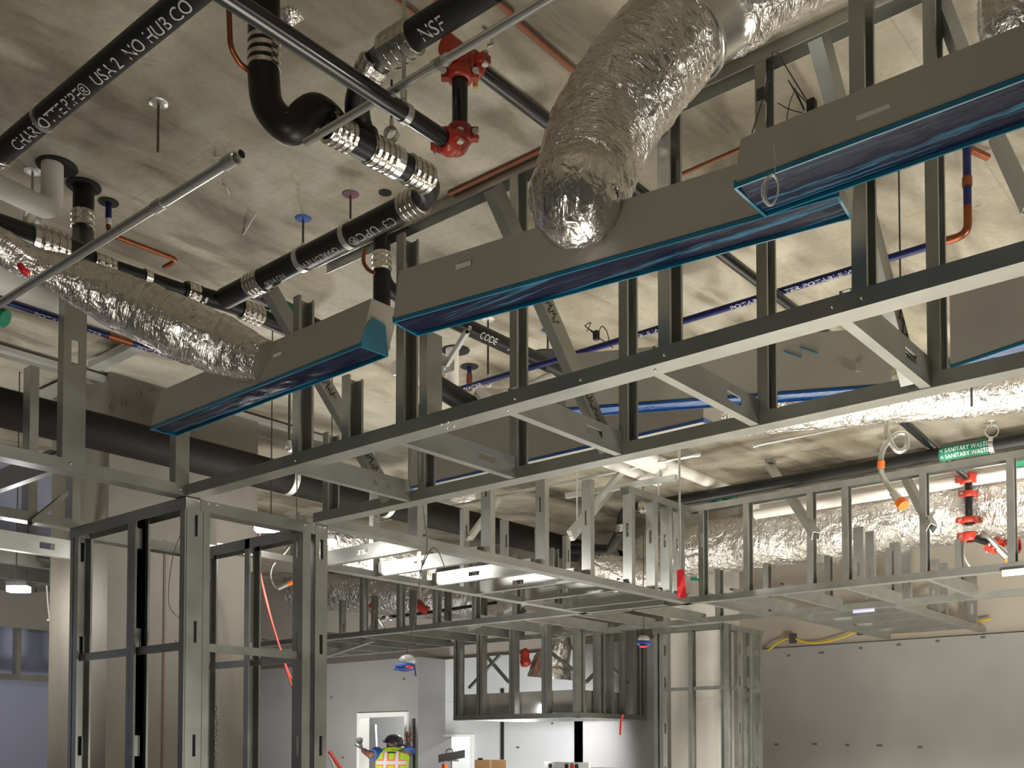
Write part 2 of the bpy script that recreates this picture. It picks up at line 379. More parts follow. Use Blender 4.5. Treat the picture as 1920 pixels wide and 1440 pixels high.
# back wall with its door opening
dl, dr = PX(672, 1380, XA).y, PX(766, 1380, XA).y        # left/right jamb (y decreases to the right)
dz = PX(715, 1336, XA).z
sl, sr = PX(771, 1380, XA).y, PX(779, 1380, XA).y; sz = PX(775, 1347, XA).z
ycor = PX(784, 1380, XA).y
def wseg(mb, x, y0, y1, z0, z1, t=.12): mb.box((x, y0, z0), (t, 0, 0), (0, y1 - y0, 0), (0, 0, z1 - z0))
w = MB(); wseg(w, XA, dl, 17, 0, 2.82); wseg(w, XA, dr, dl, dz, 2.82); wseg(w, XA, sl, dr, 0, 2.82); wseg(w, XA, sr, sl, sz, 2.82); wseg(w, XA, ycor, sr, 0, 2.82)
w.box((XA + .12, ycor, 0), (XB - XA, 0, 0), (0, .12, 0), (0, 0, 2.82)); w.build('wall_back', 'drywall', **S)
# recessed wall with the second opening
ol, orr = PX(800, 1400, XB).y, PX(889, 1400, XB).y; oz = PX(845, 1377, XB).z
yj = PX(1120, 1400, XB).y
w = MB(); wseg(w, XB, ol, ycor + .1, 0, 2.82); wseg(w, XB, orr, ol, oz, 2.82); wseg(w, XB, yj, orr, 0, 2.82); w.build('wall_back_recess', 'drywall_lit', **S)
w = MB(); w.box((XA + .05, yj - .12, 0), (XB - XA + .07, 0, 0), (0, .12, 0), (0, 0, 2.82)); wseg(w, XA + .05, 5.6, yj, 0, 2.82); w.build('wall_back_return', 'drywall', **S)
w = MB(); wseg(w, XA + .6, 5.65, 17, 2.82, ZC, .1); w.build('wall_back_upper', 'wall_beige', **S)
w = MB(); wseg(w, 11, -6, 5.6, 0, 2.80); w.build('wall_right', 'drywall', **S)
w = MB(); wseg(w, 11.06, -6, 5.6, 2.80, ZC); w.box((XA, 5.6, 0), (1.8, 0, 0), (0, .1, 0), (0, 0, ZC)); w.build('wall_right_upper', 'wall_beige', **S)
# room seen through the door and the opening
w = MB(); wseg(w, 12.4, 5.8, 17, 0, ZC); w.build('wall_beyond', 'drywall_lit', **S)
MB().box((-5, 9.0, 0), (9.7, 0, 0), (0, .12, 0), (0, 0, ZC)).build('wall_left', 'wall_blue', **S)
for p, q in ((28, 1190), (116, 1190)): pass
# gypsum board printed marks and joint spots
mk = MB()
for x in (985, 1010): pass
for (x, y, s) in [(1478, 1231, 9), (1539, 1226, 12), (1613, 1217, 9), (1684, 1211, 10), (1455, 1398, 10), (1526, 1397, 12), (1588, 1399, 10), (1648, 1400, 13), (1724, 1403, 12), (1757, 1204, 9), (1842, 1197, 11)]:
    p = PX(x, y, 10.997); e = s / 1928 * (p - C0).dot(Fw); mk.box(p - Y_ * e / 2, Y_ * e * .8, Z_ * .024, X_ * -.002)
for (x, y, s, pl) in [(757, 1275, 8, XA), (621, 1309, 8, XA), (642, 1422, 9, XA)]:
    p = PX(x, y, pl - .003); e = s / 1928 * (p - C0).dot(Fw); mk.box(p - Y_ * e / 2, Y_ * e * .8, Z_ * .024, X_ * -.002)
for (x, y, s, pl) in [(806, 1287, 9, XB), (970, 1403, 9, XB), (1035, 1358, 6, XB)]:
    p = PX(x, y, pl - .003); e = s / 1928 * (p - C0).dot(Fw); mk.box(p - Y_ * e / 2, Y_ * e * .8, Z_ * .022, X_ * -.002)
mk.build('trim_1', 'pipe_dark', **S)
# door frame, sidelight and second opening trim
g = MB(); t = .05
g.box((XA - .03, dl, 0), (.18, 0, 0), (0, -t, 0), (0, 0, dz)); g.box((XA - .03, dr, 0), (.18, 0, 0), (0, t, 0), (0, 0, dz)); g.box((XA - .029, dl - t, dz), (.178, 0, 0), (0, dr - dl + 2 * t, 0), (0, 0, -.06))
g.build('door_1', 'white_frame', **S)
g = MB(); g.box((XB - .03, ol, 0), (.18, 0, 0), (0, -t * .6, 0), (0, 0, oz)); g.box((XB - .03, orr, 0), (.18, 0, 0), (0, t, 0), (0, 0, oz)); g.box((XB - .029, ol - t * .6, oz), (.178, 0, 0), (0, orr - ol + t * 1.6, 0), (0, 0, -.03)); g.build('door_2', 'white_frame', **S)
g = MB(); p = PX(945, 1400, XB); g.box((XB - .03, p.y, 0), (.03, 0, 0), (0, .03, 0), (0, 0, 2.4)); g.build('trim_2', 'black_mark', **S)
g = MB(); p = PX(822, 1320, XB - .01); g.box((XB - .01, PX(850, 1320, XB).y, p.z), (.01, 0, 0), (0, ycor - PX(850, 1320, XB).y, 0), (0, 0, .012)); g.build('trim_3', 'panel_white', **S)
# ---------------------------------------------------------------- concrete columns
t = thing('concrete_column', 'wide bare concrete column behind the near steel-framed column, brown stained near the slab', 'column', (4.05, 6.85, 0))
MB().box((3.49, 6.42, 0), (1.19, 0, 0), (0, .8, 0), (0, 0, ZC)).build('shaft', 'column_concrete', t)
s_ = MB()
for x, y in ((262, 738), (286, 731), (233, 754), (210, 764)):
    p = PY(x, y, 6.417); s_.lathe(p, Y_, [(0, .02), (.006, .02), (.006, .001)], 10)
s_.build('form_tie_hole', 'rust_mark', t)
s_ = MB(); p = PY(308, 1000, 6.415); s_.box((p.x, 6.415, 0), (.016, 0, 0), (0, .004, 0), (0, 0, 3.1)); p = PY(278, 1000, 6.415); s_.box((p.x, 6.416, 0), (.012, 0, 0), (0, .004, 0), (0, 0, 3.0)); s_.build('formwork_seam', 'rust_mark', t)
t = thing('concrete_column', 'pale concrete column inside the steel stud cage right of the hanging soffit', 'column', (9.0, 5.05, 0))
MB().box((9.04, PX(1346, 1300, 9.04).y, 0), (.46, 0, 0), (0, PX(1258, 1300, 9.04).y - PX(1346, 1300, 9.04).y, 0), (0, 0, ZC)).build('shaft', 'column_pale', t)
# ---------------------------------------------------------------- dropped framing: helper for pieces
HS = [.3, .9, 1.5, 2.1, 2.7]
def track(name, p0, p1, w, o, par, W=.08, F=.05, m='steel'): return MB().stud(p0, p1, w, o, W, F, lip=0).build(name, m, par)
def piece(name, p0, p1, w, o, par, W=.078, F=.04, m='steel', holes=None): return MB().stud(p0, p1, w, o, W, F, holes).build(name, m, par)
def screws(par, pts, r=.0045, m='emt'):
    for p in pts: MB().ball(p, r, n=8, m=4).build('screw', m, par)
XF, XR, YT = 2.61, 3.345, 4.12
# --- near soffit ladder running to the right
A = thing('soffit_frame', 'near ladder of galvanized studs rising from the near column cage to the right edge', 'soffit frame', (3.0, 1.5, Z0))
track('track', (XF, YT, Z0), (XF, -1.2, Z0), X_, Z_, A)
track('track', (XR, YT, Z0), (XR, -1.2, Z0), X_, Z_, A)
track('track', (XR, YT, ZC), (XR, -1.2, ZC), X_, -Z_, A)
jy = [PZ(547, 883, Z0).y, PZ(753, 830, Z0).y, PZ(960, 773, Z0).y, PZ(1233, 697, Z0).y, PZ(1587, 597, Z0).y, PZ(2080, 470, Z0).y]
for i, y in enumerate(jy): piece('joist', (XF + .08, y, Z0 + .003), (XR, y, Z0 + .003), Z_, Y_, A, W=.092, F=.033, holes=[.47])
for x in (742, 1233, 1597):            # front posts
    y = PX(x, 600, XF).y
    piece('post', (XF + .002, y, Z0 + .003), (XF + .002, y, 3.56 if x == 742 else 3.66), X_, -Y_, A, holes=[.62])
y = PX(883, 700, XF).y
piece('post', (XF + .002, PX(800, 700, XF).y, Z0 + .003), (XF + .002, PX(800, 700, XF).y, 3.16), X_, Y_, A)
for x in (955, 1160, 1420, 1740, 605, 783, 2060):      # rear posts
    y = PX(x, 800, XR).y
    piece('post', (XR + .002, y, Z0 + .003), (XR + .002, y, 3.25 if x in (605, 783) else ZC - .003), X_, -Y_, A, holes=[.14, .62, 1.1])
for x in (550, 612, 640, 655):
    pass
for i, (x, o) in enumerate(((548, -1), (640, -1))):
    y = PX(x, 700, XF).y; piece('post', (XF + .002, y, Z0 + .003), (XF + .002, y, 3.5 if x == 548 else 3.1), X_, Y_ * o, A)
def scribble(par, o, d, up, L, h, n=26):
    o, d, up = V(o), V(d).normalized(), V(up).normalized(); nn = d.cross(up).normalized(); mb = MB(); pts = []
    for i in range(n): pts.append(o + d * (L * i / (n - 1) + random.uniform(-.3, .3) * L / n) + up * (h * random.choice((0, .25, .5, 1, 1))))
    return mb.tube(pts, .0017, 4).build('stencil_print', 'black_mark', par)
def brace(x, xf=XF, xr=XR, top=3.62, par=A):
    y = PX(x, 800, xr).y + .03; p0 = V((xr + .02, y, Z0 + .06)); p1 = V((xf + .06, y, top)); d = (p1 - p0).normalized()
    piece('diagonal_brace', p0, p1, d.cross(Y_), Y_, par, W=.07, F=.04)
    u_ = d.cross(Y_).normalized()
    scribble(par, p0 + d * .12 - Y_ * .003 + u_ * .018, d, u_, .16, .034); scribble(par, p0 + d * .52 - Y_ * .003 + u_ * .018, d, u_, .12, .034)
    return p0, p1
for x in (745, 1160, 1738): brace(x)
p0, p1 = V((XF + .05, PX(1612, 300, XF).y, 3.55)), V((XF + .05, PX(1612, 300, XF).y + .25, ZC - .01))
# stencil-like dark specks along the braces
screws(A, [PX(x, y, XF - .003) for x, y in ((828, 795), (840, 791), (965, 747), (1088, 712), (1245, 665), (1560, 575), (1615, 558), (553, 864))] + [PZ(x, y, Z0 - .002) for x, y in ((838, 802), (851, 799), (952, 769), (1229, 694))])
# --- left ladder
B = thing('soffit_frame', 'left ladder of galvanized studs running out of the picture at the left edge', 'soffit frame', (1.5, 4.6, Z0))
YL = 5.19
track('track', (XF + .08, YT, Z0), (-2.5, YT, Z0), Y_, Z_, B); track('track', (XF + .08, YL, Z0), (-2.5, YL, Z0), Y_, Z_, B)
for x, y in ((107, 880), (-60, 840)):
    q = PZ(x, y, Z0).x; piece('joist', (q, YT + .08, Z0 + .003), (q, YL, Z0 + .003), Z_, X_, B, W=.092, F=.033)
for x in (118,): 
    q = PY(x, 800, YT).x; piece('post', (q, YT + .002, Z0 + .003), (q, YT + .002, 3.62), X_, Y_, B, W=.098, F=.05, holes=[.5])
for x in (46, 128):
    q = PY(x, 900, YL + .05).x; piece('post', (q, YL + .002, Z0 + .003), (q, YL + .002, 3.6), Y_, X_, B, W=.078, F=.045)
for x in (330, 400):
    q = PY(x, 850, YT).x
    if q < XF + .1: piece('post', (q, YT + .002, Z0 + .003), (q, YT + .002, 3.2), X_, Y_, B, W=.07, F=.05)
p0, p1 = PY(60, 985, 5.15), PY(128, 930, 5.15); piece('diagonal_brace', p0, p1, Y_, Z_, B, W=.05, F=.03)
screws(B, [PY(x, y, YT - .003) for x, y in ((133, 869), (339, 917), (356, 921))])
# --- near column cage
Cg = thing('column_frame', 'near stud cage wrapped around the wide concrete column at lower left', 'column frame', (3.0, 4.65, 0))
XC1, YC1 = 3.44, 5.19
for (a, b, w) in (((XF, YT, 0), (XF, YC1, 0), X_), ((XF, YT, 0), (XC1, YT, 0), Y_), ((XC1 - .08, YT, 0), (XC1 - .08, YC1, 0), X_), ((XF, YC1 - .08, 0), (XC1, YC1 - .08, 0), Y_)):
    track('track', a, b, w, Z_, Cg); track('track', V(a) + Z_ * (Z0 - .002), V(b) + Z_ * (Z0 - .002), w, -Z_, Cg, F=.055)
def cst(x, y, w, o, W=.08, F=.042, hs=None): piece('stud', (x, y, .003), (x, y, Z0 - .004), w, o, Cg, W=W, F=F, holes=hs if hs is not None else [.5, 1.17, 1.77, 2.37 + .26])
HH = [.55, 1.15, 1.66, 2.18, 2.67]
cst(XF + .01, YT + .002, X_, Y_, W=.085, F=.045, hs=HH)               # corner, web towards the camera
cst(XF + .098, YT + .003, Y_, X_, W=.075, F=.035, hs=HH)
cst(XF + .002, YT + .005, Y_, X_, W=.04, F=.05, hs=[])
q = PX(243, 1100, XF).y; cst(XF + .002, q, X_, -Y_, hs=HH); cst(XF + .002, q - .002, X_, Y_, F=.03, hs=[])
cst(XF + .002, YC1 - .045, X_, -Y_, hs=HH); cst(XF + .002, YC1 - .004, X_, -Y_, F=.03, hs=HH)
q = PY(592, 1100, YT).x; cst(q, YT + .002, X_, Y_, W=.078, F=.045, hs=HH); q = PY(568, 1100, YT).x; cst(q, YT + .002, Y_, X_, F=.05, hs=HH)
q = PX(481, 1100, XC1).y; cst(XC1 - .08, q, X_, -Y_, hs=HH); cst(XC1 - .08, YC1 - .06, X_, -Y_, hs=HH)
for (a, b) in (((XF + .03, YT + .06, 2.12), (XF + .03, YC1 - .03, 2.12)), ((XF + .1, YT + .04, 2.12), (XC1 - .03, YT + .04, 2.12)), ((XC1 - .04, YT + .04, 2.12), (XC1 - .04, YC1 - .04, 2.12))):
    MB().bar(a, b, .012, .038).build('bridging_channel', 'steel', Cg)
q = PY(404, 1300, YT - .001); scribble(Cg, V((q.x - .003, YT - .001, .9)), Z_, X_, .95, .012, 110)
screws(Cg, [PY(x, y, YT - .002) for x, y in ((372, 940), (391, 944), (407, 947), (572, 984), (600, 988), (609, 989))])
# --- wide low soffit between the near column and the corner (lit joists)
D = thing('soffit_frame', 'long low ladder with brightly lit joists, running away from near column cage', 'soffit frame', (5.3, 4.6, Z0))
XE = 7.2
track('track', (XC1, YT, Z0), (XE, YT, Z0), Y_, Z_, D); track('track', (XC1, 5.10, Z0), (XE, 5.10, Z0), Y_, Z_, D, F=.04)
for x, y in ((640, 1072), (700, 1083), (808, 1100), (902, 1113), (983, 1128), (1057, 1143), (1115, 1152)):
    q = PZ(x, y, Z0).x if x > 650 else 4.2
    piece('joist', (q, YT + .08, Z0 + .003), (q, 5.10, Z0 + .003), Z_, X_, D, W=.092, F=.04, holes=[.5])
for x in (783, 920, 1022, 1108, 1185, 1228, 1255, 1279):
    p = PY(x, 1000, YT); piece('post', (p.x, YT + .002, Z0 + .003), (p.x, YT + .002, 3.5 if x < 1100 else 3.52), Y_, X_, D, W=.078, F=.045, holes=[.45])
for x in (700, 790, 870, 945, 1010, 1062):
    p = PY(x, 1000, 5.1); piece('post', (p.x, 5.102, Z0 + .003), (p.x, 5.102, 3.42), X_, Y_, D, W=.06, F=.04, holes=[.45])
track('track', (PY(1180, 1000, YT).x, YT, 3.57), (XE + .05, YT, 3.57), Y_, -Z_, D)
for x0, y0, x1, y1, yy in ((1170, 880, 1068, 1000, 4.5), (935, 935, 880, 1010, 5.1), (1158, 905, 1072, 1010, 4.9)):
    a, b = PY(x0, y0, yy), PY(x1, y1, yy); MB().bar(a, b, .041, .041, Y_).build('diagonal_brace', 'strut', D)
# --- ring soffit: far bay
E = thing('soffit_frame', 'far ladder under the biggest foil duct with many short upright studs', 'soffit frame', (7.7, 2.0, Z0))
XG = 8.32
track('track', (XE - .08, YT + .08, Z0), (XE - .08, -3.2, Z0), X_, Z_, E, m='steel_far'); track('track', (XG, 5.6, Z0), (XG, -3.2, Z0), X_, Z_, E, m='steel_far')
track('track', (XE - .08, YT, 3.57), (XE - .08, -3.2, 3.57), X_, -Z_, E, m='steel_far')
for x in (1309, 1393, 1512, 1578, 1724, 1888, 2050):
    p = PX(x, 1000, XE - .08); piece('post', (XE - .078, p.y, Z0 + .003), (XE - .078, p.y, 3.565), X_, -Y_, E, F=.045, m='steel_far', holes=[.4])
for x, y in ((1375, 1128), (1470, 1118), (1590, 1107), (1745, 1090), (1900, 1075), (1320, 1132)):
    q = PX(x, y, XE).y; piece('joist', (XE, q, Z0 + .003), (XG, q, Z0 + .003), Z_, Y_, E, W=.092, F=.033, m='steel_far')
for x in (1340, 1430, 1545, 1660, 1790):
    p = PX(x, 1050, XG); piece('post', (XG + .002, p.y, Z0 + .003), (XG + .002, p.y, 3.28), X_, -Y_, E, F=.045, m='steel_far')
G = E
track('track', (XE - .14, YT + .2, Z0), (XE - .14, 10.6, Z0), X_, Z_, G, m='steel_far'); track('track', (XG + .1, 5.65, Z0), (XG + .1, 11.0, Z0), X_, Z_, G, m='steel_far')
for k in range(11):
    yy = 4.7 + k * .55; piece('joist', (XE - .06, yy, Z0 + .003), (XG + .1, yy, Z0 + .003), Z_, Y_, G, W=.092, F=.033, m='steel_far')
for x in (674, 743, 811, 884, 960, 1030):
    p = PX(x, 1150, XE - .14); piece('post', (XE - .138, p.y, Z0 + .003), (XE - .138, p.y, 3.4), X_, -Y_, G, F=.045, m='steel_far')
for x in (640, 700, 772, 838, 905, 975, 1045, 1098):
    p = PX(x, 1150, XG + .1); piece('post', (XG + .102, p.y, Z0 + .003), (XG + .102, p.y, 3.5), X_, Y_, G, F=.045, m='steel_far', holes=[.35])
for x0, y0, x1, y1 in ((880, 1180, 1010, 1120), (700, 1200, 610, 1230), (1010, 1170, 1130, 1110)):
    MB().bar(PX(x0, y0, 7.6), PX(x1, y1, 7.9), .05, .04).build('diagonal_brace', 'steel_far', G)
# --- soffit against the right wall
Hh = thing('soffit_frame', 'dark stud bay under the foil duct near the right wall', 'soffit frame', (9.6, 2.9, Z0))
track('track', (XG + .1, 2.95, Z0 + .02), (10.95, 2.95, Z0 + .02), Y_, Z_, Hh, m='steel_far'); track('track', (XG + .1, 3.9, Z0 + .02), (10.95, 3.9, Z0 + .02), Y_, Z_, Hh, m='steel_far')
for x in (1687, 1708, 1759, 1775, 1830, 1850, 1897, 1915, 1640, 1620):
    p = PY(x, 1100, 2.95)
    if p.x < 10.9: piece('post', (p.x, 2.952, Z0 + .023), (p.x, 2.952, 3.35), Y_, X_, Hh, F=.045, m='steel_far', holes=[.2])
for k in range(4): piece('joist', (8.9 + k * .55, 3.03, Z0 + .023), (8.9 + k * .55, 3.9, Z0 + .023), Z_, X_, Hh, m='steel_far')
for x0, x1 in ((1735, 1800), (1800, 1850)): MB().bar(PY(x0, 1150, 3.3), PY(x1, 1060, 3.3), .05, .03).build('diagonal_brace', 'steel_far', Hh)
# --- pale column cage
K = thing('column_frame', 'stud cage wrapped around the pale concrete column left of the grey right wall', 'column frame', (9.0, 5.0, 0))
kx0, kx1, ky0, ky1 = 8.58, 9.42, 4.62, 5.38
for (a, b, w) in (((kx0, ky0, 0), (kx0, ky1, 0), X_), ((kx0, ky0, 0), (kx1, ky0, 0), Y_)):
    track('track', a, b, w, Z_, K, m='steel_far'); track('track', V(a) + Z_ * (Z0 + .02), V(b) + Z_ * (Z0 + .02), w, -Z_, K, m='steel_far')
HK = [.5, 1.0, 1.42, 1.84, 2.29, 2.6]
for x, a in ((1225, -1), (1243, 1), (1290, -1), (1357, -1)):
    p = PX(x, 1300, kx0); piece('stud', (kx0 + .002, min(p.y, ky1 - .01), .003), (kx0 + .002, min(p.y, ky1 - .01), Z0 + .015), X_, Y_ * a, K, F=.042, m='steel_far', holes=HK)
for x, a in ((1366, 1), (1384, 1), (1411, -1), (1426, 1)):
    p = PY(x, 1300, ky0); piece('stud', (min(p.x, kx1), ky0 + .002, .003), (min(p.x, kx1), ky0 + .002, Z0 + .015), X_ if x == 1384 else Y_, Y_ if x == 1384 else X_ * a, K, F=.042, W=.078, m='steel_far', holes=HK)
MB().bar((kx0 + .03, ky0, 2.22), (kx0 + .03, ky1, 2.22), .012, .035).build('bridging_channel', 'steel_far', K); MB().bar((kx0, ky0 + .04, 2.22), (kx1, ky0 + .04, 2.22), .012, .035).build('bridging_channel', 'steel_far', K)
# --- hanging box of studs with grey panels
q0, q1 = PX(1085, 1345, 8.1), PX(850, 1345, 8.1); q2 = PY(1211, 1340, q0.y); zb = q0.z
Jb = thing('hanging_soffit', 'suspended box of vertical studs with grey panels along its bottom, over the back opening', 'soffit frame', ((q0.x + q2.x) / 2, (q0.y + q1.y) / 2, zb))
zt = 2.92
for (a, b, w) in (((8.1, q1.y, zb), (8.1, q0.y, zb), X_), ((8.1, q0.y, zb), (q2.x, q0.y, zb), Y_), ((q2.x, q0.y, zb), (q2.x, q1.y, zb), X_ * -1), ((8.1, q1.y - .08, zb), (q2.x, q1.y - .08, zb), Y_)):
    track('track', a, b, w, Z_, Jb, m='steel_far')
for x, a in ((850, -1), (857, -1), (893, -1), (904, 1), (954, -1), (965, 1), (1015, -1), (1026, 1), (1076, -1)):
    p = PX(x, 1300, 8.1); piece('stud', (8.102, p.y, zb + .003), (8.102, p.y, zt), X_, Y_ * a, Jb, F=.035, m='steel_far')
for x in (1086, 1094, 1124, 1132, 1148, 1172, 1192, 1200, 1207):
    p = PY(x, 1300, q0.y); piece('stud', (p.x, q0.y + .002, zb + .003), (p.x, q0.y + .002, zt), Y_, X_, Jb, F=.035, m='steel_far')
for xa, xb in ((866, 896), (913, 956), (970, 1017), (1029, 1078)):
    a, b = PX(xa, 1335, 8.2), PX(xb, 1335, 8.2); MB().box((8.2, b.y, zb + .02), (.03, 0, 0), (0, a.y - b.y, 0), (0, 0, .26)).build('grey_panel', 'plenum_far', Jb)
a, b = PY(1100, 1330, q0.y + .1), PY(1160, 1330, q0.y + .1); MB().box((a.x, q0.y + .1, zb + .02), (b.x - a.x, 0, 0), (0, .03, 0), (0, 0, .26)).build('grey_panel', 'plenum_far', Jb)
for x0, y0, x1, y1 in ((880, 1290, 940, 1225), (905, 1222, 955, 1280), (1035, 1225, 1080, 1260)):
    MB().bar(PX(x0, y0, 8.4), PX(x1, y1, 8.4), .03, .03).build('diagonal_brace', 'steel_far', Jb)
for x0, y0, x1, y1 in ((1098, 1280, 1135, 1243), (1140, 1245, 1178, 1282)):
    MB().bar(PY(x0, y0, q0.y + .15), PY(x1, y1, q0.y + .15), .03, .03).build('diagonal_brace', 'steel_far', Jb)
# --- header in front of the blue wall
Lh = thing('soffit_frame', 'thin studs and sill in front of the blue wall at the far left', 'soffit frame', (2.0, 8.8, 2.2))
pz = PY(70, 1277, 8.85).z
track('track', (-3, 8.82, pz), (4.5, 8.82, pz), Y_, Z_, Lh, m='steel_far'); track('track', (-3, 8.82, 3.3), (4.5, 8.82, 3.3), Y_, -Z_, Lh, m='steel_far')
for x in (31, 113, -50): p = PY(x, 1230, 8.82); piece('post', (p.x, 8.822, pz + .003), (p.x, 8.822, 3.29), Y_, X_, Lh, m='steel_far')
p = PY(70, 1180, 8.7); MB().box((-3, 8.7, p.z), (7.5, 0, 0), (0, .05, 0), (0, 0, .55)).build('grey_panel', 'plenum_far', Lh)
# --- bright far-left ladder
Lt = thing('soffit_frame', 'glaringly lit ladder of wide punched studs at the far left, left of near column cage', 'soffit frame', (3.2, 7.0, Z0))
for (x0, y0, x1, y1, yy) in ((0, 1038, 142, 1057, 7.3), (0, 1067, 92, 1080, 7.8), (0, 1090, 24, 1096, 8.2), (20, 1015, 142, 1030, 6.6)):
    a, b = PY(x0, y0, yy), PY(x1, y1, yy); zz = (a.z + b.z) / 2; piece('joist', (a.x - 1.0, yy, zz - .06), (b.x, yy, zz - .06), Z_, Y_, Lt, W=.12, F=.05, m='steel', holes=[1.0 + (b.x - a.x) * .55])
for x in (35, 53, 105, 123): p = PY(x, 1080, 8.4); piece('post', (p.x, 8.4, PY(x, 1110, 8.4).z), (p.x, 8.4, 3.6), X_, Y_, Lt, W=.06, F=.04)
track('track', (PX(5, 1105, 4).x, 8.5, PY(50, 1108, 8.5).z), (4.6, 8.5, PY(120, 1095, 8.5).z), Y_, Z_, Lt, m='steel_far')
# --- ceiling-mounted channels beyond the left ladder
for i, (x0, y0, x1, y1) in enumerate(((0, 652, 200, 716), (0, 668, 200, 738), (480, 783, 640, 838), (480, 815, 640, 870))):
    a, b = PZ(x0, y0, ZC - .05), PZ(x1, y1, ZC - .05); a = V((a.x - .6, (a.y + b.y) / 2, ZC - (.05 if i % 2 == 0 else .03))); b = V((b.x, a.y, a.z))
    o = MB(); o.stud(a, b, Y_, Z_, .06 if i % 2 == 0 else .02, .03, lip=0)
    o.build('ceiling_channel', 'strut', label=['wide galvanized channel on slab at left edge above the big black pipe', 'thin bright channel on slab at left edge, just below the wide channel', 'upper slab channel seen through studs right of concrete column', 'lower slab channel seen through studs right of concrete column'][i], category='channel')
for i, (x0, y0, x1, y1) in enumerate(((165, 690, 262, 655), (62, 748, 122, 718))):
    a, b = PZ(x0, y0, ZC - .08), PZ(x1, y1, ZC - .08); b.x = a.x
    MB().stud(a, b, X_, Z_, .08, .04, lip=0).build('ceiling_channel', 'strut', label=['galvanized cross channel on slab between left post and concrete column', 'galvanized cross channel on slab left of the left post'][i], category='channel')
def ptx(s, a, xd, face, r, size, par, m='pipe_print', nm='pipe_print', sx=1): mb = MB(); pipe_text(mb, s, a, xd, face, r, size, sx); return mb.build(nm, m, par)
# ================================================================ plenum boxes
def plenum(label, P, zb, wid, hgt, taper, side='plenum', film='film', tape='tape', endL=True, endR=True, group=None, faceup=.0, ends=None):
    # P: near bottom edge from left point to right point (world xy); wid: bottom width away from the viewer; side leans back by taper
    a, b = V((P[0].x, P[0].y, zb)), V((P[1].x, P[1].y, zb)); d = (b - a).normalized(); n = V((-d.y, d.x, 0))
    if n.dot(Fw) < 0: n = -n
    t = thing('air_diffuser_box', label, 'air diffuser', (a + b) / 2, group)
    h = Z_ * hgt; tp = n * taper; e = .003
    m = MB(); A, B_, Cc, Dd = a, b, b + n * wid, a + n * wid
    T = [A + h + tp, B_ + h + tp, Cc + h + n * .05, Dd + h + n * .05]
    m.add([A, B_, Cc, Dd] + T, [(0, 1, 5, 4), (1, 2, 6, 5), (2, 3, 7, 6), (3, 0, 4, 7), (4, 5, 6, 7)])
    m.add([p + Z_ * .004 for p in (A, B_, Cc, Dd)], [(0, 1, 2, 3)])
    m.build('housing', side, t)
    m = MB(); dn = -Z_ * .012; k = 40; vs = []; fs = []
    for i in range(k + 1):
        for j in range(9):
            q = A + (b - a) * (i / k) + n * wid * (j / 8); s = math.sin(math.pi * j / 8)
            z = s * (.005 * noise.noise(V((i * .5, j * .35, len(label)))) + .004 * noise.noise(V((i * .22, j * 1.9, 3 + len(label)))))
            vs.append(q - Z_ * (.004 + .008 * s) + Z_ * z)
    fs = [(i * 9 + j, (i + 1) * 9 + j, (i + 1) * 9 + j + 1, i * 9 + j + 1) for i in range(k) for j in range(8)]
    m.add(vs, fs, True); m.build('protective_film', film, t)
    m = MB(); w = .007
    m.box(A - n * .002 - Z_ * .014, b - a, n * w * .7, Z_ * .0115); m.box(Dd - n * w * .5 - Z_ * .014, b - a, n * w * .7, Z_ * .016)
    m.box(A - d * .002 - Z_ * .0142, n * wid, d * w, Z_ * .02); m.box(B_ + d * .002 - Z_ * .0142, n * wid, -d * w, Z_ * .02)
    m.build('edge_tape', tape, t)
    return t, a, b, d, n
zB = 3.01
q = lambda x, y, z=zB: PZ(x, y, z)
b0, a0, e0, d0, n0 = plenum('grey linear air diffuser at left with dark film and a teal smear on its end', (q(282, 800), q(677, 642)), zB, .12, .165, .045)
# teal tape smear on the right end of the left box
m = MB(); p = e0 + d0 * .003
m.add([p + n0 * .0 + Z_ * .002, p + n0 * .118 + Z_ * .002, p + n0 * .105 + Z_ * .09, p + n0 * .05 + Z_ * .10, p + n0 * .012 + Z_ * .05], [(0, 1, 2, 3, 4)]); m.build('tape_smear', 'tape', b0)
MB().box(a0 + d0 * .62 * (e0 - a0).length - n0 * -.022 + Z_ * .085 - n0 * .004, d0 * .05, Z_ * .012, n0 * .002).build('sticker', 'label_paper', b0)
b1, a1, e1, d1, n1 = plenum('long grey linear air diffuser with streaky blue film, fed by the large foil duct', (q(737, 597), q(1572, 358)), zB, .125, .165, .03)
p = PD(868, 497, 1); 
def on_side(x, y, a, d, n, lean=0):         # point on the near side face of a box
    r = ray(x, y); nn = n; t = (a - C0).dot(nn) / r.dot(nn); return C0 + r * t
p = on_side(850, 502, a1, d1, n1); MB().box(p - n1 * -.012, d1 * .055, Z_ * .014, n1 * .004).build('sticker', 'label_paper', b1)
b2, a2, e2, d2, n2 = plenum('long grey linear air diffuser at upper right with a wire coil over its dark film', (q(1377, 343), q(2120, 62)), zB, .17, .125, .035)
p = on_side(1602, 222, a2, d2, n2); MB().box(p + n2 * .012, d2 * .075, Z_ * .011, n2 * .004).build('sticker', 'label_paper', b2)
b3, a3, e3, d3, n3 = plenum('dark grey air diffuser behind the near ladder with blue taped edge and teal dashes', (PD(1060, 745, 4.42), PD(1672, 700, 4.12)), 3.13, .10, .235, .0, film='film_blue', tape='film_blue')
for x, y in ((1470, 660), (1500, 652)):
    p = on_side(x, y, a3, d3, n3) - n3 * .002; MB().bar(p, p + d3 * .07 - Z_ * .03, .003, .012, n3).build('tape_dash', 'tape', b3)
MB().bar(on_side(1608, 698, a3, d3, n3) - n3 * .01, on_side(1608, 682, a3, d3, n3) - n3 * .01, .02, .01, n3).build('hanger_tab', 'plenum', b3)
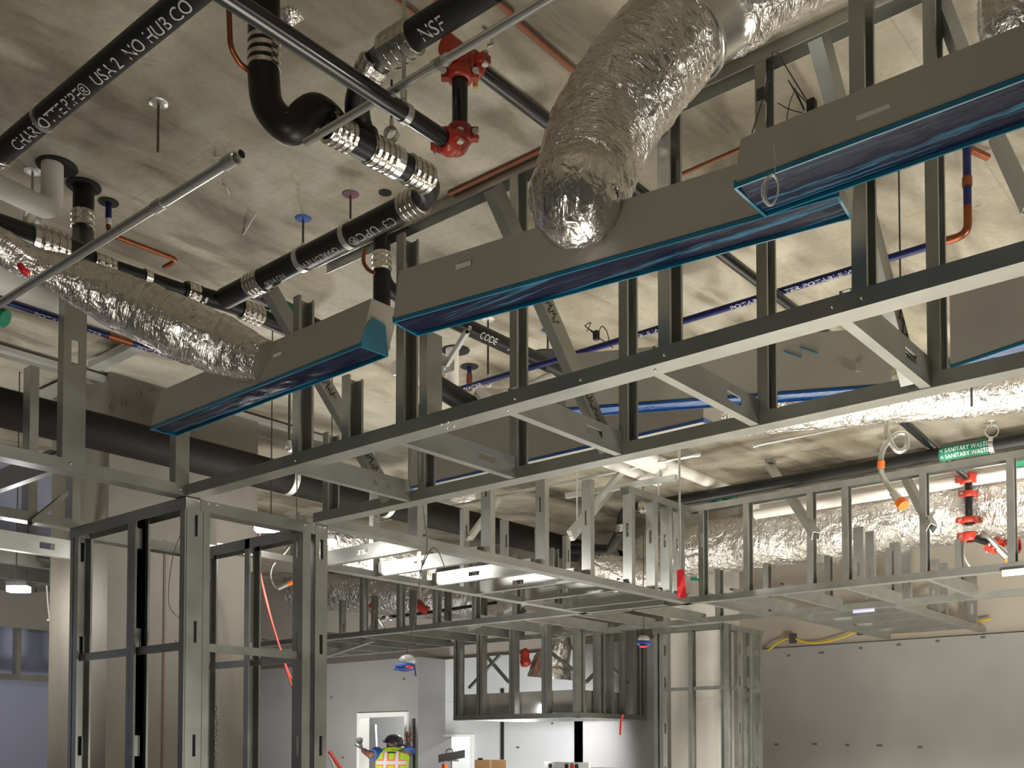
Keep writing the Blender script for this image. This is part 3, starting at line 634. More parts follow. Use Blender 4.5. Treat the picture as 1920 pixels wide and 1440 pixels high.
b4, a4, e4, d4, n4 = plenum('grey air diffuser seen through the near ladder with thin blue tape along its bottom', (PX(765, 900, 4.0), PX(1318, 787, 4.0)), 3.11, .16, .36, .05, side='plenum', film='plenum', tape='film_blue')
b5, a5, e5, d5, n5 = plenum('grey air diffuser cut by the right edge, behind the near ladder, blue taped bottom', (PD(1782, 671, 3.95), PD(2050, 575, 3.5)), 3.14, .12, .34, .0, film='film_blue', tape='tape')
# ================================================================ foil ducts
def foil_duct(parent, pts, rs, name='foil_wrap', m='foil', amp=.008, seed=0, n=84, step=.011, cap=True):
    C = smooth(pts, 10); L = [0]
    for i in range(1, len(C)): L.append(L[-1] + (C[i] - C[i - 1]).length)
    N = max(8, int(L[-1] / step)); cs, rr = [], []; ts = [j / (len(pts) - 1) for j in range(len(pts))]
    for k in range(N + 1):
        s = L[-1] * k / N; i = max(j for j in range(len(L)) if L[j] <= s + 1e-9); i = min(i, len(C) - 2)
        f = (s - L[i]) / max(1e-9, L[i + 1] - L[i]); cs.append(C[i].lerp(C[i + 1], f))
        u = (i + f) / (len(C) - 1) * (len(pts) - 1); j = min(int(u), len(pts) - 2); g = u - j; rr.append(rs[j] * (1 - g) + rs[j + 1] * g)
    vs = []; T = [(cs[min(k + 1, N)] - cs[max(k - 1, 0)]).normalized() for k in range(N + 1)]; uu = T[0].orthogonal().normalized()
    for k in range(N + 1):
        uu = (uu - T[k] * uu.dot(T[k])).normalized(); w = T[k].cross(uu); s = L[-1] * k / N
        for j in range(n):
            a = 2 * math.pi * j / n; dv = uu * math.cos(a) + w * math.sin(a)
            big = noise.noise(V((s * 5, math.cos(a) * 1.2, math.sin(a) * 1.2 + seed)))
            r1 = 1 - 2.4 * abs(noise.noise(V((s * 20 + big * 2, math.cos(a) * 3.0, math.sin(a) * 3.0 + seed * 3))))
            r2 = 1 - 2.4 * abs(noise.noise(V((s * 60 + r1, math.cos(a) * 5.0 + seed, math.sin(a) * 5.0))))
            r3 = 1 - 2.4 * abs(noise.noise((cs[k] + dv * rr[k]) * 21 + V((seed, 0, 0)))); vs.append(cs[k] + dv * (rr[k] + amp * (.55 * big + .34 * r1 + .26 * r2 + .42 * r3)))
    fs = [(k * n + j, k * n + (j + 1) % n, (k + 1) * n + (j + 1) % n, (k + 1) * n + j) for k in range(N) for j in range(n)]
    mb = MB().add(vs, fs, True)
    if cap: mb.add(vs[:n], [list(range(n))[::-1]]); mb.add(vs[-n:], [list(range(n))])
    o = mb.build(name, m, parent); me = o.data; uvl = me.uv_layers.new(name='wrap'); R0 = sum(rs) / len(rs); lv = [l.vertex_index for l in me.loops]; out = []
    for f in me.polygons:
        js = [lv[i] for i in f.loop_indices]; wrap = any(q % n == n - 1 for q in js) and any(q % n == 0 for q in js)
        for q in js:
            if q >= (N + 1) * n: out += [0, 0]; continue
            j = q % n; j = n if (wrap and j == 0) else j; out += [L[-1] * (q // n) / N + seed, 2 * math.pi * R0 * j / n]
    uvl.data.foreach_set('uv', out)
    return o
# large elbow into the centre diffuser
DA = thing('insulated_duct', 'large crumpled foil-wrapped duct elbow dropping into the centre diffuser box', 'air duct', PD(1160, 250, 3.0))
pe = on_side(1094, 392, a1, d1, n1)
pa = [pe + n1 * .02, pe - n1 * .06 - Z_ * .004, PD(1092, 345, 2.86), PD(1125, 250, 2.92), PD(1190, 155, 2.93), PD(1270, 60, 2.94)]
foil_duct(DA, pa, [.102, .118, .136, .148, .152, .150], seed=1, amp=.009)
MB().lathe(pe - n1 * .03, n1, [(0, .09), (0, .098), (.028, .098), (.028, .09)], 32, True).build('collar', 'emt', DA)
for x, y in ((1088, 454), (1122, 444)): q_ = on_side(x, y, a1, d1, n1); MB().box(q_ - n1 * .004, d1 * .022, Z_ * .014, n1 * .006).build('tape_dash', 'tape', DA)
# trunk duct it branches from
DB = thing('insulated_duct', 'foil-wrapped trunk duct with a bare metal sleeve crossing the top edge', 'air duct', PD(1500, 0, 3.3))
c0, c1 = PD(1295, 78, 3.08), PD(1345, 36, 3.12)
MB().tube([PD(1245, 120, 3.05), PD(1300, 62, 3.08), PD(1420, -20, 3.14)], .118, 40).build('metal_sleeve', 'emt', DB)
MB().lathe(c0, (c1 - c0).normalized(), [(.0, .118), (0, .124), (.012, .124), (.012, .118)], 40).build('sleeve_rib', 'emt', DB)
foil_duct(DB, [PD(1352, 20, 3.10), PD(1440, -45, 3.14), PD(1560, -120, 3.2), PD(1700, -200, 3.3)], [.132, .15, .16, .165], seed=4, amp=.012)
gL = PX(1300, 150, 4.1)
a_, b_ = V((3.75, PX(1330, 160, 3.75).y, 0)), V((3.75, PX(1620, 20, 3.75).y, 0))
zz = PX(1573, 33, 3.75).z
MB().tube([V((3.95, a_.y + .25, zz + .16)), V((3.95, -1.5, zz + .16))], .16, 36).build('trunk', 'foil_smooth', DB)
DC = thing('insulated_duct', 'end of a foil-wrapped duct hanging into the top right corner', 'air duct', PD(1900, 0, 2.6))
foil_duct(DC, [PD(1902, 92, 2.5), PD(1903, 72, 2.5), PD(1912, 20, 2.5), PD(1935, -80, 2.5)], [.02, .07, .095, .11], seed=8, amp=.012)
# left flexible duct
DD = thing('insulated_duct', 'long foil-wrapped flexible duct sloping down into the left diffuser box', 'air duct', PD(280, 580, 3.8))
foil_duct(DD, [PD(-70, 425, 3.55), PD(0, 462, 3.6), PD(62, 495, 3.68), PD(130, 522, 3.74), PD(230, 568, 3.8), PD(330, 612, 3.8), PD(420, 650, 3.84), on_side(492, 677, a0, d0, n0) + n0 * .02], [.06, .055, .058, .076, .100, .110, .105, .074], seed=12, amp=.009)
pf = on_side(492, 677, a0, d0, n0) + n0 * .02; pe = pf + (PD(420, 650, 3.84) - pf).normalized() * .075; MB().lathe(pe, (pf - pe).normalized(), [(0, .078), (0, .083), (.02, .083), (.02, .078), (.07, .076), (.07, 0)], 32).build('collar', 'emt', DD)
MB().tube([PD(38, 498, 3.6), PD(44, 507, 3.58), PD(52, 512, 3.60)], .012, 8).build('red_tie', 'red_plastic', DD)
DE = thing('insulated_duct', 'pale foil-wrapped duct behind the near ladder at right, above the thin conduits', 'air duct', PZ(1640, 745, 3.92))
foil_duct(DE, [PZ(1290, 795, 3.9), PZ(1400, 775, 3.9), PZ(1600, 752, 3.92), PZ(1800, 738, 3.94), PZ(2060, 712, 3.95)], [.10, .14, .155, .15, .15], seed=15, m='foil_soft', amp=.012, step=.02)
DF = thing('insulated_duct', 'biggest foil-wrapped duct running behind the far ladder at lower right', 'air duct', (8.95, 2.5, 3.6))
foil_duct(DF, [V((8.75, 5.6, 3.56)), V((8.75, 4.6, 3.58)), V((8.75, 3.2, 3.6)), V((8.75, 1.8, 3.6)), V((8.75, 0.2, 3.6)), V((8.75, -1.6, 3.6))], [.22, .25, .265, .27, .27, .27], seed=20, m='foil_soft', amp=.022, step=.03, n=110)
for x, r_ in ((1540, .08), (1545, .06)): pass
pz = PX(1545, 1055, 8.75); MB().tube([pz + Z_ * .12, pz - Z_ * .02], .13, 24).build('branch_collar', 'emt', DF)
DG = thing('insulated_duct', 'hazy foil-wrapped ducts run behind the lit joists, left of the middle', 'air duct', (9.6, 8.5, 3.5))
MB().tube([PX(700, 1090, 9.7), V((9.7, PX(700, 1090, 9.7).y, ZC))], .01, 8).build('hanger_strap', 'strut', DG)
foil_duct(DG, [PX(560, 1105, 9.7), PX(680, 1110, 9.7), PX(800, 1120, 9.7), PX(930, 1118, 9.7)], [.27, .27, .26, .25], seed=25, m='foil_soft', amp=.03, step=.04)
DH = thing('insulated_duct', 'foil duct seen through the lit joists just right of the near column cage', 'air duct', (6.6, 7.0, 3.6))
MB().tube([PD(700, 1030, 8.5), PD(700, 1030, 8.5) * 1 + Z_ * (ZC - PD(700, 1030, 8.5).z)], .008, 8).build('hanger_strap', 'strut', DH)
foil_duct(DH, [PD(560, 1010, 8.2), PD(640, 1025, 8.4), PD(720, 1040, 8.6), PD(800, 1060, 8.9)], [.18, .18, .17, .15], seed=28, m='foil_soft', amp=.02, step=.04)
DI = thing('insulated_duct', 'foil duct elbow with red patch hanging inside the suspended stud box', 'air duct', PX(1040, 1240, 8.7))
foil_duct(DI, [PX(1046, 1185, 8.75), PX(1048, 1215, 8.75), PX(1035, 1245, 8.75), PX(1032, 1272, 8.75)], [.10, .12, .20, .24], seed=30, m='foil', amp=.02, step=.02)
DJ = thing('insulated_duct', 'bare foil duct stub hanging above the centre ladder joists, left of the red tag', 'air duct', PX(868, 900, 5.0))
foil_duct(DJ, [PX(868, 880, 5.0), PX(866, 905, 5.0), PX(868, 935, 5.0)], [.10, .11, .08], seed=33, m='foil_soft', amp=.01)
DK = thing('insulated_duct', 'foil duct below big black pipe, seen through studs at mid right', 'air duct', PX(1160, 1070, 8.0))
foil_duct(DK, [PD(1090, 1058, 9.8), PD(1170, 1080, 9.9), PD(1260, 1095, 10.0)], [.16, .17, .16], seed=36, m='foil_soft', amp=.02, step=.04)
# ================================================================ soil and waste pipes
def P65(x, y): return PZ(x, y, 3.65)
RP = .045
WA = thing('waste_pipe', 'black waste pipe with a deep U trap and ribbed couplings at top centre', 'pipe', P65(700, 280))
trap = smooth([PD(495, -60, 3.2), PD(495, 40, 3.2), PD(495, 150, 3.2), PD(506, 205, 3.19), PD(545, 240, 3.18), PD(572, 216, 3.2), PD(592, 207, 3.23), PD(615, 222, 3.28)] + [V((P65(640, 240).x, (P65(640, 240).y + P65(812, 362).y) / 2, 3.65))], 8)
MB().tube(trap, RP * 1.12, 22).build('trap', 'cast_iron', WA)
X1, X2, X3 = P65(640, 240), P65(812, 362), P65(440, 567)
X2 = V((X2.x, (X1.y + X2.y) / 2 - .03, 3.65)); X1 = V((X1.x, X2.y + .03, 3.65)); X3 = V((X2.x + .03, X3.y, 3.65))
MB().tube(fillet([X1, X2, X3], .16, 10), RP, 22).build('run', 'cast_iron', WA)
coupling(PD(495, 103, 3.2), Z_, RP, .11, WA); dx = (X2 - X1).normalized(); dy = (X3 - X2).normalized()
def near(a, b, x):                      # parameter point on line a-b whose projection has pixel x
    lo, hi = 0.0, 1.0; s = 1 if proj(b)[0] > proj(a)[0] else -1
    for _ in range(40):
        m_ = (lo + hi) / 2
        if (proj(a.lerp(b, m_))[0] - x) * s < 0: lo = m_
        else: hi = m_
    return a.lerp(b, lo)
for x, L in ((636, .09), (712, .10), (783, .10)): coupling(near(X1, X2, x), dx, RP, L, WA)
band(near(X1, X2, 739), dx, RP, .03, WA, f=1.18)
coupling(near(X2, X3, 775), dy, RP, .10, WA); coupling(near(X2, X3, 482), dy, RP, .10, WA)
for x in (655, 568): band(near(X2, X3, x), dy, RP, .028, WA, f=1.12)
band(PD(540, 240, 3.18), V((.6, .5, .9)), RP, .03, WA, m='emt', f=1.1)
wd_ = -dy                      # writing reads upside down along the lower side of the run
for s_, x_, z_, k_ in (('C3', 748, .05, 1.1), ('UPC®', 716, .05, 1.25), ('CHARLOTTE PIPE', 640, .034, 1), ('NO HUB', 540, .034, 1)): ptx(s_, near(X2, X3, x_), dy, V((-.3, -.45, -.75)), RP, z_, WA, sx=k_)

# branch going up to the top edge
Y0, Y1 = PZ(742, 88, 3.70), PZ(925, -30, 3.70); Y1.x = Y0.x
MB().tube([Y0 + V((0, .0, 0)), Y1], RP * .93, 20).build('branch', 'cast_iron', WA)
yd = (Y1 - Y0).normalized(); coupling(Y0 + yd * .02, yd, RP, .12, WA)
k0 = PD(694, 132, 3.22); k1 = PD(672, 185, 3.28); k2 = PD(684, 262, 3.36)
MB().tube(smooth([Y0, PD(714, 112, 3.2), k0, k1, PD(672, 225, 3.33), k2], 8), RP * .93, 20).build('wye', 'cast_iron', WA); coupling(k0 + (k1 - k0) * .1, (k1 - PD(714, 112, 3.2)).normalized(), RP, .08, WA, k=3)
MB().tube([k2 + V((0, 0, .02)), near(X1, X2, 690)], RP, 20).build('wye_branch', 'cast_iron', WA)
for s_, y_ in (('NSF', .12), ('UV', .42)): ptx(s_, V((Y0.x, Y0.y - y_, 3.70)), yd, V((-.5, -.3, -.8)), RP * .93, .055, WA)
# line from the left edge
WB = thing('waste_pipe', 'black waste pipe at left above the flexible foil duct, with ribbed couplings and hangers', 'pipe', P65(200, 480))
Z1 = P65(-90, 405); Z2 = V((P65(560, 622).x, Z1.y, 3.65)); Z1y = (Z1.y + P65(440, 567).y) / 2
Z1 = V((P65(-90, 405).x, P65(10, 440).y, 3.66)); Z2 = V((X3.x - .1, P65(300, 530).y, 3.66)); Z3 = P65(440, 572); Z4 = P65(560, 628); Z4 = V((Z4.x, Z3.y, 3.63))
za = near(Z1, Z2, 150)
MB().tube([Z1, za], RP * 1.2, 22).build('run', 'black_pipe', WB)
MB().tube([za, near(Z1, Z2, 175)], [RP * 1.2, RP * .62], 22).build('reducer', 'cast_iron', WB)
MB().tube([near(Z1, Z2, 172), near(Z1, Z2, 345)], RP * .62, 20).build('run', 'cast_iron', WB)
MB().tube(fillet([near(Z1, Z2, 345), near(Z1, Z2, 372), Z3, Z4], .1, 6), RP * .84, 20).build('tee', 'cast_iron', WB)
coupling(near(Z1, Z2, 96), X_, RP * 1.2, .12, WB); coupling(near(Z1, Z2, 195), X_, RP * .66, .09, WB, k=3); coupling(near(Z1, Z2, 366), X_, RP * .84, .09, WB, k=3); coupling(Z3.lerp(Z4, .22), X_, RP * .9, .11, WB, k=4)
band(near(Z1, Z2, 63), X_, RP * 1.2, .035, WB, f=1.12); band(near(Z1, Z2, 275), X_, RP * .62, .03, WB, f=1.2)
wy = near(Z1, Z2, 158); rr_ = PZ(157, 348, ZC); rk = lambda z, f=0: V((rr_.x, rr_.y, min(z, ZC - .002))).lerp(V((wy.x, wy.y, z)), f)
MB().tube(smooth([rk(ZC), rk(3.98), rk(3.86, .25), wy], 8), RP * 1.0, 20).build('riser', 'cast_iron', WB)
coupling(rk(4.01), Z_, RP, .08, WB, k=3)
MB().lathe(rk(ZC - .006), Z_, [(0, 0), (0, .075), (.004, .075)], 24).build('slab_sleeve', 'black_mark', WB)
# diagonal one, top left
WC = thing('waste_pipe', 'black cast iron pipe with raised white lettering crossing the top left corner', 'pipe', PZ(180, 140, 3.22))
ca, cb = PZ(12, 292, 3.22), PZ(345, -14, 3.22); cb.x = ca.x = (ca.x + cb.x) / 2; ca = V((ca.x, ca.y, 3.22)); cb = V((cb.x, cb.y - .4, 3.22))
MB().tube([ca, cb], .029, 22).build('run', 'cast_iron', WC); cd = (cb - ca).normalized()
MB().tube(smooth([ca, ca - cd * .06, ca - cd * .1 - Z_ * .03, ca - cd * .12 - Z_ * .12], 6), .03, 18).build('elbow', 'cast_iron', WC); coupling(ca - cd * .02, cd, .03, .06, WC, k=3)
for s_, x_ in (('CHARLOTTE', 34), ('PIPE®', 128), ('USA', 183), ('2', 222), ('NO HUB', 243), ('CO', 330)): ptx(s_, near(ca, cb, x_), cd, V((-.35, 0, -.9)), .029, .040, WC, sx=1.12)
band(near(ca, cb, 82), cd, .029, .014, WC, f=1.15)
# vertical drop with coupling, then run behind the centre box
WD = thing('waste_pipe', 'black pipe dropping from slab between the two diffuser boxes, then running right with white print', 'pipe', PD(716, 500, 4.6))
v0 = PD(716, 500, 4.9); v0.z = 3.88; ve = V((4.9, v0.y, 3.88))
MB().tube(fillet([V((v0.x, v0.y, ZC)), v0, ve], .09, 8), RP * .93, 22).build('run', 'cast_iron', WD); MB().tube([v0 + Z_ * .05, v0 - Z_ * .30], RP * .93, 22).build('stub', 'cast_iron', WD)
coupling(PD(716, 492, 4.9), Z_, RP * .93, .09, WD, k=3); MB().lathe(V((v0.x, v0.y, ZC - .006)), Z_, [(0, 0), (0, .13), (.004, .13)], 28).build('slab_sleeve', 'black_mark', WD)
for s_, x_ in (('P', 868), ('CODE', 892), ('A5', 946)): ptx(s_, near(v0, ve, x_), X_, V((-.2, -.75, -.62)), RP * .93, .05, WD, 'white_print', sx=1.0)
WE = thing('waste_pipe', 'black pipe elbow and sleeve at slab above the dark grey diffuser, right of white-printed pipe', 'pipe', ve)
MB().tube(smooth([ve + X_ * .02, ve + X_ * .12, ve + V((.2, .0, -.06)), ve + V((.22, 0, -.22))], 6), RP, 18).build('elbow', 'cast_iron', WE)
p = PZ(1023, 668, ZC - .006); MB().lathe(p, Z_, [(0, 0), (0, .11), (.004, .11)], 24).build('slab_sleeve', 'black_mark', WE)
# big insulated main
MN = thing('insulated_main', 'thickest black insulated pipe crossing behind both ladders from left edge to lower right', 'pipe', (6, 6.1, 3.53))
MB().tube([V((-3, 6.1, 3.64)), V((12.4, 6.1, 3.64))] if False else [V((-3, 6.1, 3.64)), V((9.25, 6.1, 3.64))], .115, 36).build('run', 'rubber_insulation', MN)
for x in (-3,): pass
for x in (540, 722, 1092, 1210): band(near(V((0, 6.1, 3.64)), V((9.2, 6.1, 3.64)), x), X_, .115, .05, MN, f=1.04, name='hanger_strap', m='strut')
for x in (1137, 1166): coupling(near(V((0, 6.1, 3.64)), V((9.2, 6.1, 3.64)), x), X_, .112, .12, MN, m='strut')
# sanitary line at right
SW = thing('sanitary_pipe', 'black sanitary waste pipe with green arrow labels above the far ladder at right', 'pipe', PX(1500, 895, 7.6))
sa, sb = V((7.6, PX(1170, 955, 7.6).y, 3.765)), V((7.6, -1.2, 3.765)); lo_ = V((7.6, sa.y, 3.3))
MB().tube(fillet([V((7.6, sa.y + .02, 3.55)), V((7.6, sa.y + .02, 3.765)), sb], .12, 8), .05, 20).build('run', 'cast_iron', SW)
coupling(V((7.6, sa.y - .22, 3.765)), Y_, .05, .08, SW, k=2); coupling(V((7.6, sa.y + .02, 3.6)), Z_, .05, .07, SW, k=2)
MB().tube([V((7.6, sa.y + .02, 3.6)), V((7.9, sa.y + .35, 3.5)), V((8.0, 5.98, 3.6))], .05, 16).build('tee', 'cast_iron', SW)
l0, l1 = near(sa, sb, 1764), near(sa, sb, 1853)
lb = MB().tube([l0, l1], .053, 24).build('flow_label', 'green_label', SW)
fd = V((-.85, 0, -.5)); yy_ = -Y_
for fd in ((-.80, 0, -.68), (-1, 0, .12)): ptx('< SANITARY WASTE', l0 + yy_ * .01, yy_, V(fd), .053, .046, lb, 'white_print', 'label_print', sx=(l1 - l0).length / .41)
band(near(sa, sb, 1861), Y_, .05, .03, SW, f=1.15, name='clevis_strap'); band(near(sa, sb, 1233), Y_, .05, .03, SW, f=1.15, name='clevis_strap')
# green label behind the left tee
t = MB().tube([P65(505, 572) + Z_ * .1, P65(552, 600) + Z_ * .1], .035, 16); GL = thing('flow_label_pipe', 'short dark pipe with a green label behind the left black tee', 'pipe', P65(520, 580)); MB().tube([PZ(470, 548, 3.8), PZ(600, 612, 3.8)], .03, 16).build('run', 'cast_iron', GL)
ga, gb = PZ(506, 566, 3.8), PZ(545, 585, 3.8); go = MB().tube([ga, gb], .040, 18).build('flow_label', 'green_label', GL)
ptx('SANITARY', ga, (gb - ga), V((-.5, -.3, -.8)), .040, .03, go, 'white_print', 'label_print', sx=.9)
# ================================================================ sprinkler piping
SA = thing('sprinkler_pipe', 'glossy black sprinkler pipe with red grooved fittings crossing the top, ending in a riser', 'pipe', PZ(650, 150, 3.45))
s1 = PZ(862, 280, 3.45); s0 = V((s1.x - 1.5, s1.y, 3.45)); s0 = V((PZ(395, -28, 3.45).x, s1.y, 3.45)); s2 = V((s1.x, s1.y, 3.74))
s1 = V((s1.x, s1.y, 3.45))
MB().tube([s0, s1 - X_ * .05], .0245, 24).build('branch_line', 'black_pipe', SA)
MB().tube([s1 + Z_ * .05, s2 - Z_ * .04], .024, 22).build('riser', 'black_pipe', SA)
MB().tube(fillet([s1 - X_ * .07, s1, s1 + Z_ * .07], .06, 8), .031, 22).build('elbow', 'red_paint', SA)
victaulic(s1 - X_ * .05, X_, .026, SA, .045); victaulic(s1 + Z_ * .045, Z_, .026, SA, .045)
band(near(s0, s1, 760), X_, .0245, .022, SA, f=1.14, name='clamp_ring')
s3 = V((PZ(1490, 590, 3.74).x + .9, s2.y, 3.74)); MB().tube([s2 - X_ * .0, s3], .0235, 22).build('main', 'black_pipe', SA)
MB().tube([s2 - X_ * .06, s2 + X_ * .06], .033, 20).build('tee', 'red_paint', SA); MB().tube([s2, s2 - Z_ * .06], .033, 20).build('tee_branch', 'red_paint', SA)
victaulic(s2 + X_ * .06, X_, .026, SA, .045); victaulic(s2 - Z_ * .06, Z_, .026, SA, .04)
MB().tube([s2 + X_ * .07 - Z_ * .04, s2 + X_ * .07 - Z_ * .065], .008, 10).build('marker_cap', 'yellow_cap', SA)
SB = thing('sprinkler_pipe', 'black sprinkler pipe with red fittings in front of the biggest foil duct at right', 'pipe', PD(1815, 900, 7.95))
t0, t1 = PZ(1672, 771, 3.93), PD(1816, 898, 7.97); t2 = V((t1.x, t1.y, PD(1818, 985, 7.97).z))
MB().tube([t0, t1], .03, 18).build('branch_line', 'black_pipe', SB); MB().tube([t0 + V((-.05, .1, 0)), t0 + V((.03, -.06, 0))], .04, 16).build('tee', 'red_paint', SB)
MB().tube([t1, t2], .03, 18).build('drop', 'black_pipe', SB); victaulic(t1, Z_, .045, SB, .08); victaulic(t1 - Z_ * .12, Z_, .036, SB, .05); victaulic(t2 + Z_ * .04, Z_, .045, SB, .05); victaulic(t2 - Z_ * .09, Z_, .042, SB, .07)
t3 = PD(1868, 1022, 7.8); MB().tube([t2 - Z_ * .09, t3], .026, 14).build('arm', 'black_pipe', SB); victaulic(t3, (t3 - t2), .045, SB, .06); victaulic(t3 + V((.05, -.12, -.01)), Y_, .045, SB, .06)
SC_ = thing('sprinkler_pipe', 'thin sprinkler line with orange-red fittings in the hazy area above the worker', 'pipe', PX(790, 1140, 9.2))
MB().tube([PX(718, 1158, 8.9), PX(800, 1149, 8.9), PX(930, 1130, 8.9)], .02, 12).build('branch_line', 'black_pipe', SC_); MB().tube([PX(788, 1095, 8.9), PX(790, 1135, 8.9)], .03, 12).build('drop', 'strut', SC_)
MB().tube([PX(788, 1095, 8.9), V((8.9, PX(788, 1095, 8.9).y, ZC))], .012, 8).build('riser', 'strut', SC_)
MB().tube([PX(785, 1130, 8.9), PX(790, 1140, 8.85), PX(803, 1146, 8.9)], .055, 14).build('elbow', 'red_paint', SC_)
def hose(label, pts, d0, capc, cname='head_cap', r=.018, cr=.03, gland=True):
    P = [PD(x, y, d) for (x, y, d) in pts]; t = thing('sprinkler_hose', label, 'hose', P[0]); MB().tube(smooth(P, 7), r, 12).build('braid', 'hose', t)
    a = (P[-1] - P[-2]).normalized(); MB().tube([P[-1] - a * .09, P[-1]], r * 1.5, 12).build('nut', 'emt', t); MB().tube([P[-1], P[-1] + a * .045], cr, 18).build(cname, capc, t)
    return t, P
h1, hp = hose('braided sprinkler hose looping down to an orange cap in front of the green-labelled pipe', [(1664, 782, 6.6), (1664, 815, 6.6), (1682, 845, 6.6), (1700, 838, 6.6), (1698, 815, 6.6), (1680, 815, 6.6), (1656, 842, 6.6), (1652, 880, 6.6), (1662, 905, 6.5), (1676, 925, 6.45), (1688, 940, 6.4)], 6.5, 'orange', cr=.036)
MB().tube([PD(1652, 865, 6.6), PD(1652, 877, 6.6)], .024, 14).build('orange_sleeve', 'orange', h1)
h2, hp = hose('braided sprinkler hose with orange cap at right edge below the red fittings', [(1868, 1020, 7.8), (1845, 1000, 7.5), (1850, 1003, 7.4), (1872, 1028, 7.4), (1888, 1044, 7.4)], 7.5, 'orange', cr=.032)
h3, hp = hose('pale looped hose with orange-red cap hanging in the haze above the doorway', [(726, 1158, 11.6), (732, 1160, 12.6), (706, 1165, 12.6), (690, 1188, 12.6), (700, 1202, 12.6), (718, 1196, 12.6), (718, 1175, 12.6), (700, 1148, 12.5), (695, 1140, 12.5)], 12.5, 'red_paint', r=.022, cr=.04)
h4, hp = hose('white looped tube with orange end seen through the near column cage', [(560, 960, 8.6), (556, 1000, 8.6), (535, 1035, 8.6), (512, 1060, 8.6), (508, 1085, 8.6), (520, 1104, 8.6), (540, 1095, 8.6)], 8.6, 'orange', r=.012, cr=.02)
h5, hp = hose('braided hose loop hanging behind the red fittings at right', [(1836, 1000, 7.9), (1812, 1010, 8.0), (1808, 1040, 8.0), (1822, 1066, 8.0), (1845, 1068, 8.0)], 8, 'hose', r=.012, cr=.014)
# ================================================================ white insulated pipes
def ptube(name, label, cat, pts, r, m, group=None, n=18, part='pipe_wrap', fil=None):
    pts = [V(p) for p in pts]; t = MB().tube(fillet(pts, fil, 8) if fil else pts, r, n); o = t.build(name, m, None, label=label, category=cat)
    if group: o['group'] = group
    return o
WX = P65(60, 400); e1_ = PD(97, 388, 4.35)
ptube('insulated_pipe', 'white insulated elbow dropping from the slab at far left', 'pipe', [V((e1_.x, e1_.y, ZC)), V((e1_.x, e1_.y, PD(92, 396, 4.35).z)), V((e1_.x - .9, e1_.y - .1, PD(92, 396, 4.35).z))], .046, 'white_wrap', fil=.06)
MB().lathe(V((e1_.x + .02, e1_.y, ZC - .005)), Z_, [(0, 0), (0, .085), (.004, .085)], 24).build('slab_opening', 'black_mark', label='black round sleeve opening in slab around the white elbow', category='slab opening')
a = PZ(-60, 505, 3.62); b = V((PZ(400, 668, 3.62).x, a.y, 3.62)); yy = (PZ(100, 560, 3.6).y)
ptube('insulated_pipe', 'fat white insulated pipe running under the left flexible foil duct', 'pipe', [V((.6, yy, 3.6)), V((PZ(470, 690, 3.6).x, yy, 3.6))], .09, 'white_wrap')
for i, (y0, zz_, r) in enumerate(((PZ(1200, 888, 3.86).y, 3.86, .05), (PZ(1205, 868, 3.86).y, 3.86, .05), (PZ(1250, 872, 3.88).y, 3.88, .045))):
    x0, x1 = 5.0, [PZ(1212, 905, 3.86).x, PZ(1246, 895, 3.86).x, PZ(1330, 926, 3.88).x][i]
    ptube('insulated_pipe', ['leftmost of three white insulated pipes under the slab, behind the thin conduit', 'middle of three white insulated pipes under the slab, behind the thin conduit', 'rightmost of three white insulated pipes under the slab, reaching the black pipe'][i], 'pipe', [V((x0, y0, zz_)), V((x1, y0, zz_))], r, 'white_wrap')
ptube('insulated_pipe', 'long white insulated pipe just above the biggest foil duct at right', 'pipe', [V((8.52, 4.3, 3.87)), V((8.52, -1.5, 3.87))], .06, 'white_wrap')
ptube('insulated_pipe', 'lower white insulated pipe hugging the top of the biggest foil duct', 'pipe', [V((8.43, 4.2, 3.75)), V((8.43, -1.5, 3.75))], .045, 'white_wrap')
p = PD(848, 690, 6.4)
ptube('insulated_pipe', 'short white insulated drop from the slab seen under the centre diffuser box', 'pipe', [V((p.x, p.y, ZC)), V((p.x, p.y, PD(848, 732, 6.4).z)), V((p.x - .5, p.y, PD(848, 732, 6.4).z))], .042, 'white_wrap', fil=.06)
MB().lathe(V((p.x + .03, p.y, ZC - .005)), Z_, [(0, 0), (0, .09), (.004, .09)], 24).build('slab_opening', 'black_mark', label='black round sleeve opening in slab above the short white drop', category='slab opening')
ptube('insulated_pipe', 'white insulated pipe curving behind the near ladder below the dark grey diffuser', 'pipe', [PD(900, 745, 5.4), PD(960, 748, 5.6), PD(1030, 715, 5.9)], .05, 'white_wrap', fil=.2)
ptube('waste_pipe', 'black pipe under the centre diffuser box with steel coupling, behind the near ladder', 'pipe', [PD(805, 715, 5.2), PD(900, 772, 5.5)], .055, 'cast_iron', n=20)
coupling(PD(892, 768, 5.45), PD(900, 772, 5.5) - PD(805, 715, 5.2), .056, .1, None).name = 'pipe_coupling'
o = bpy.data.objects['pipe_coupling']; o['label'] = 'steel ribbed coupling on the black pipe below the blue POTABLE line'; o['category'] = 'coupling'
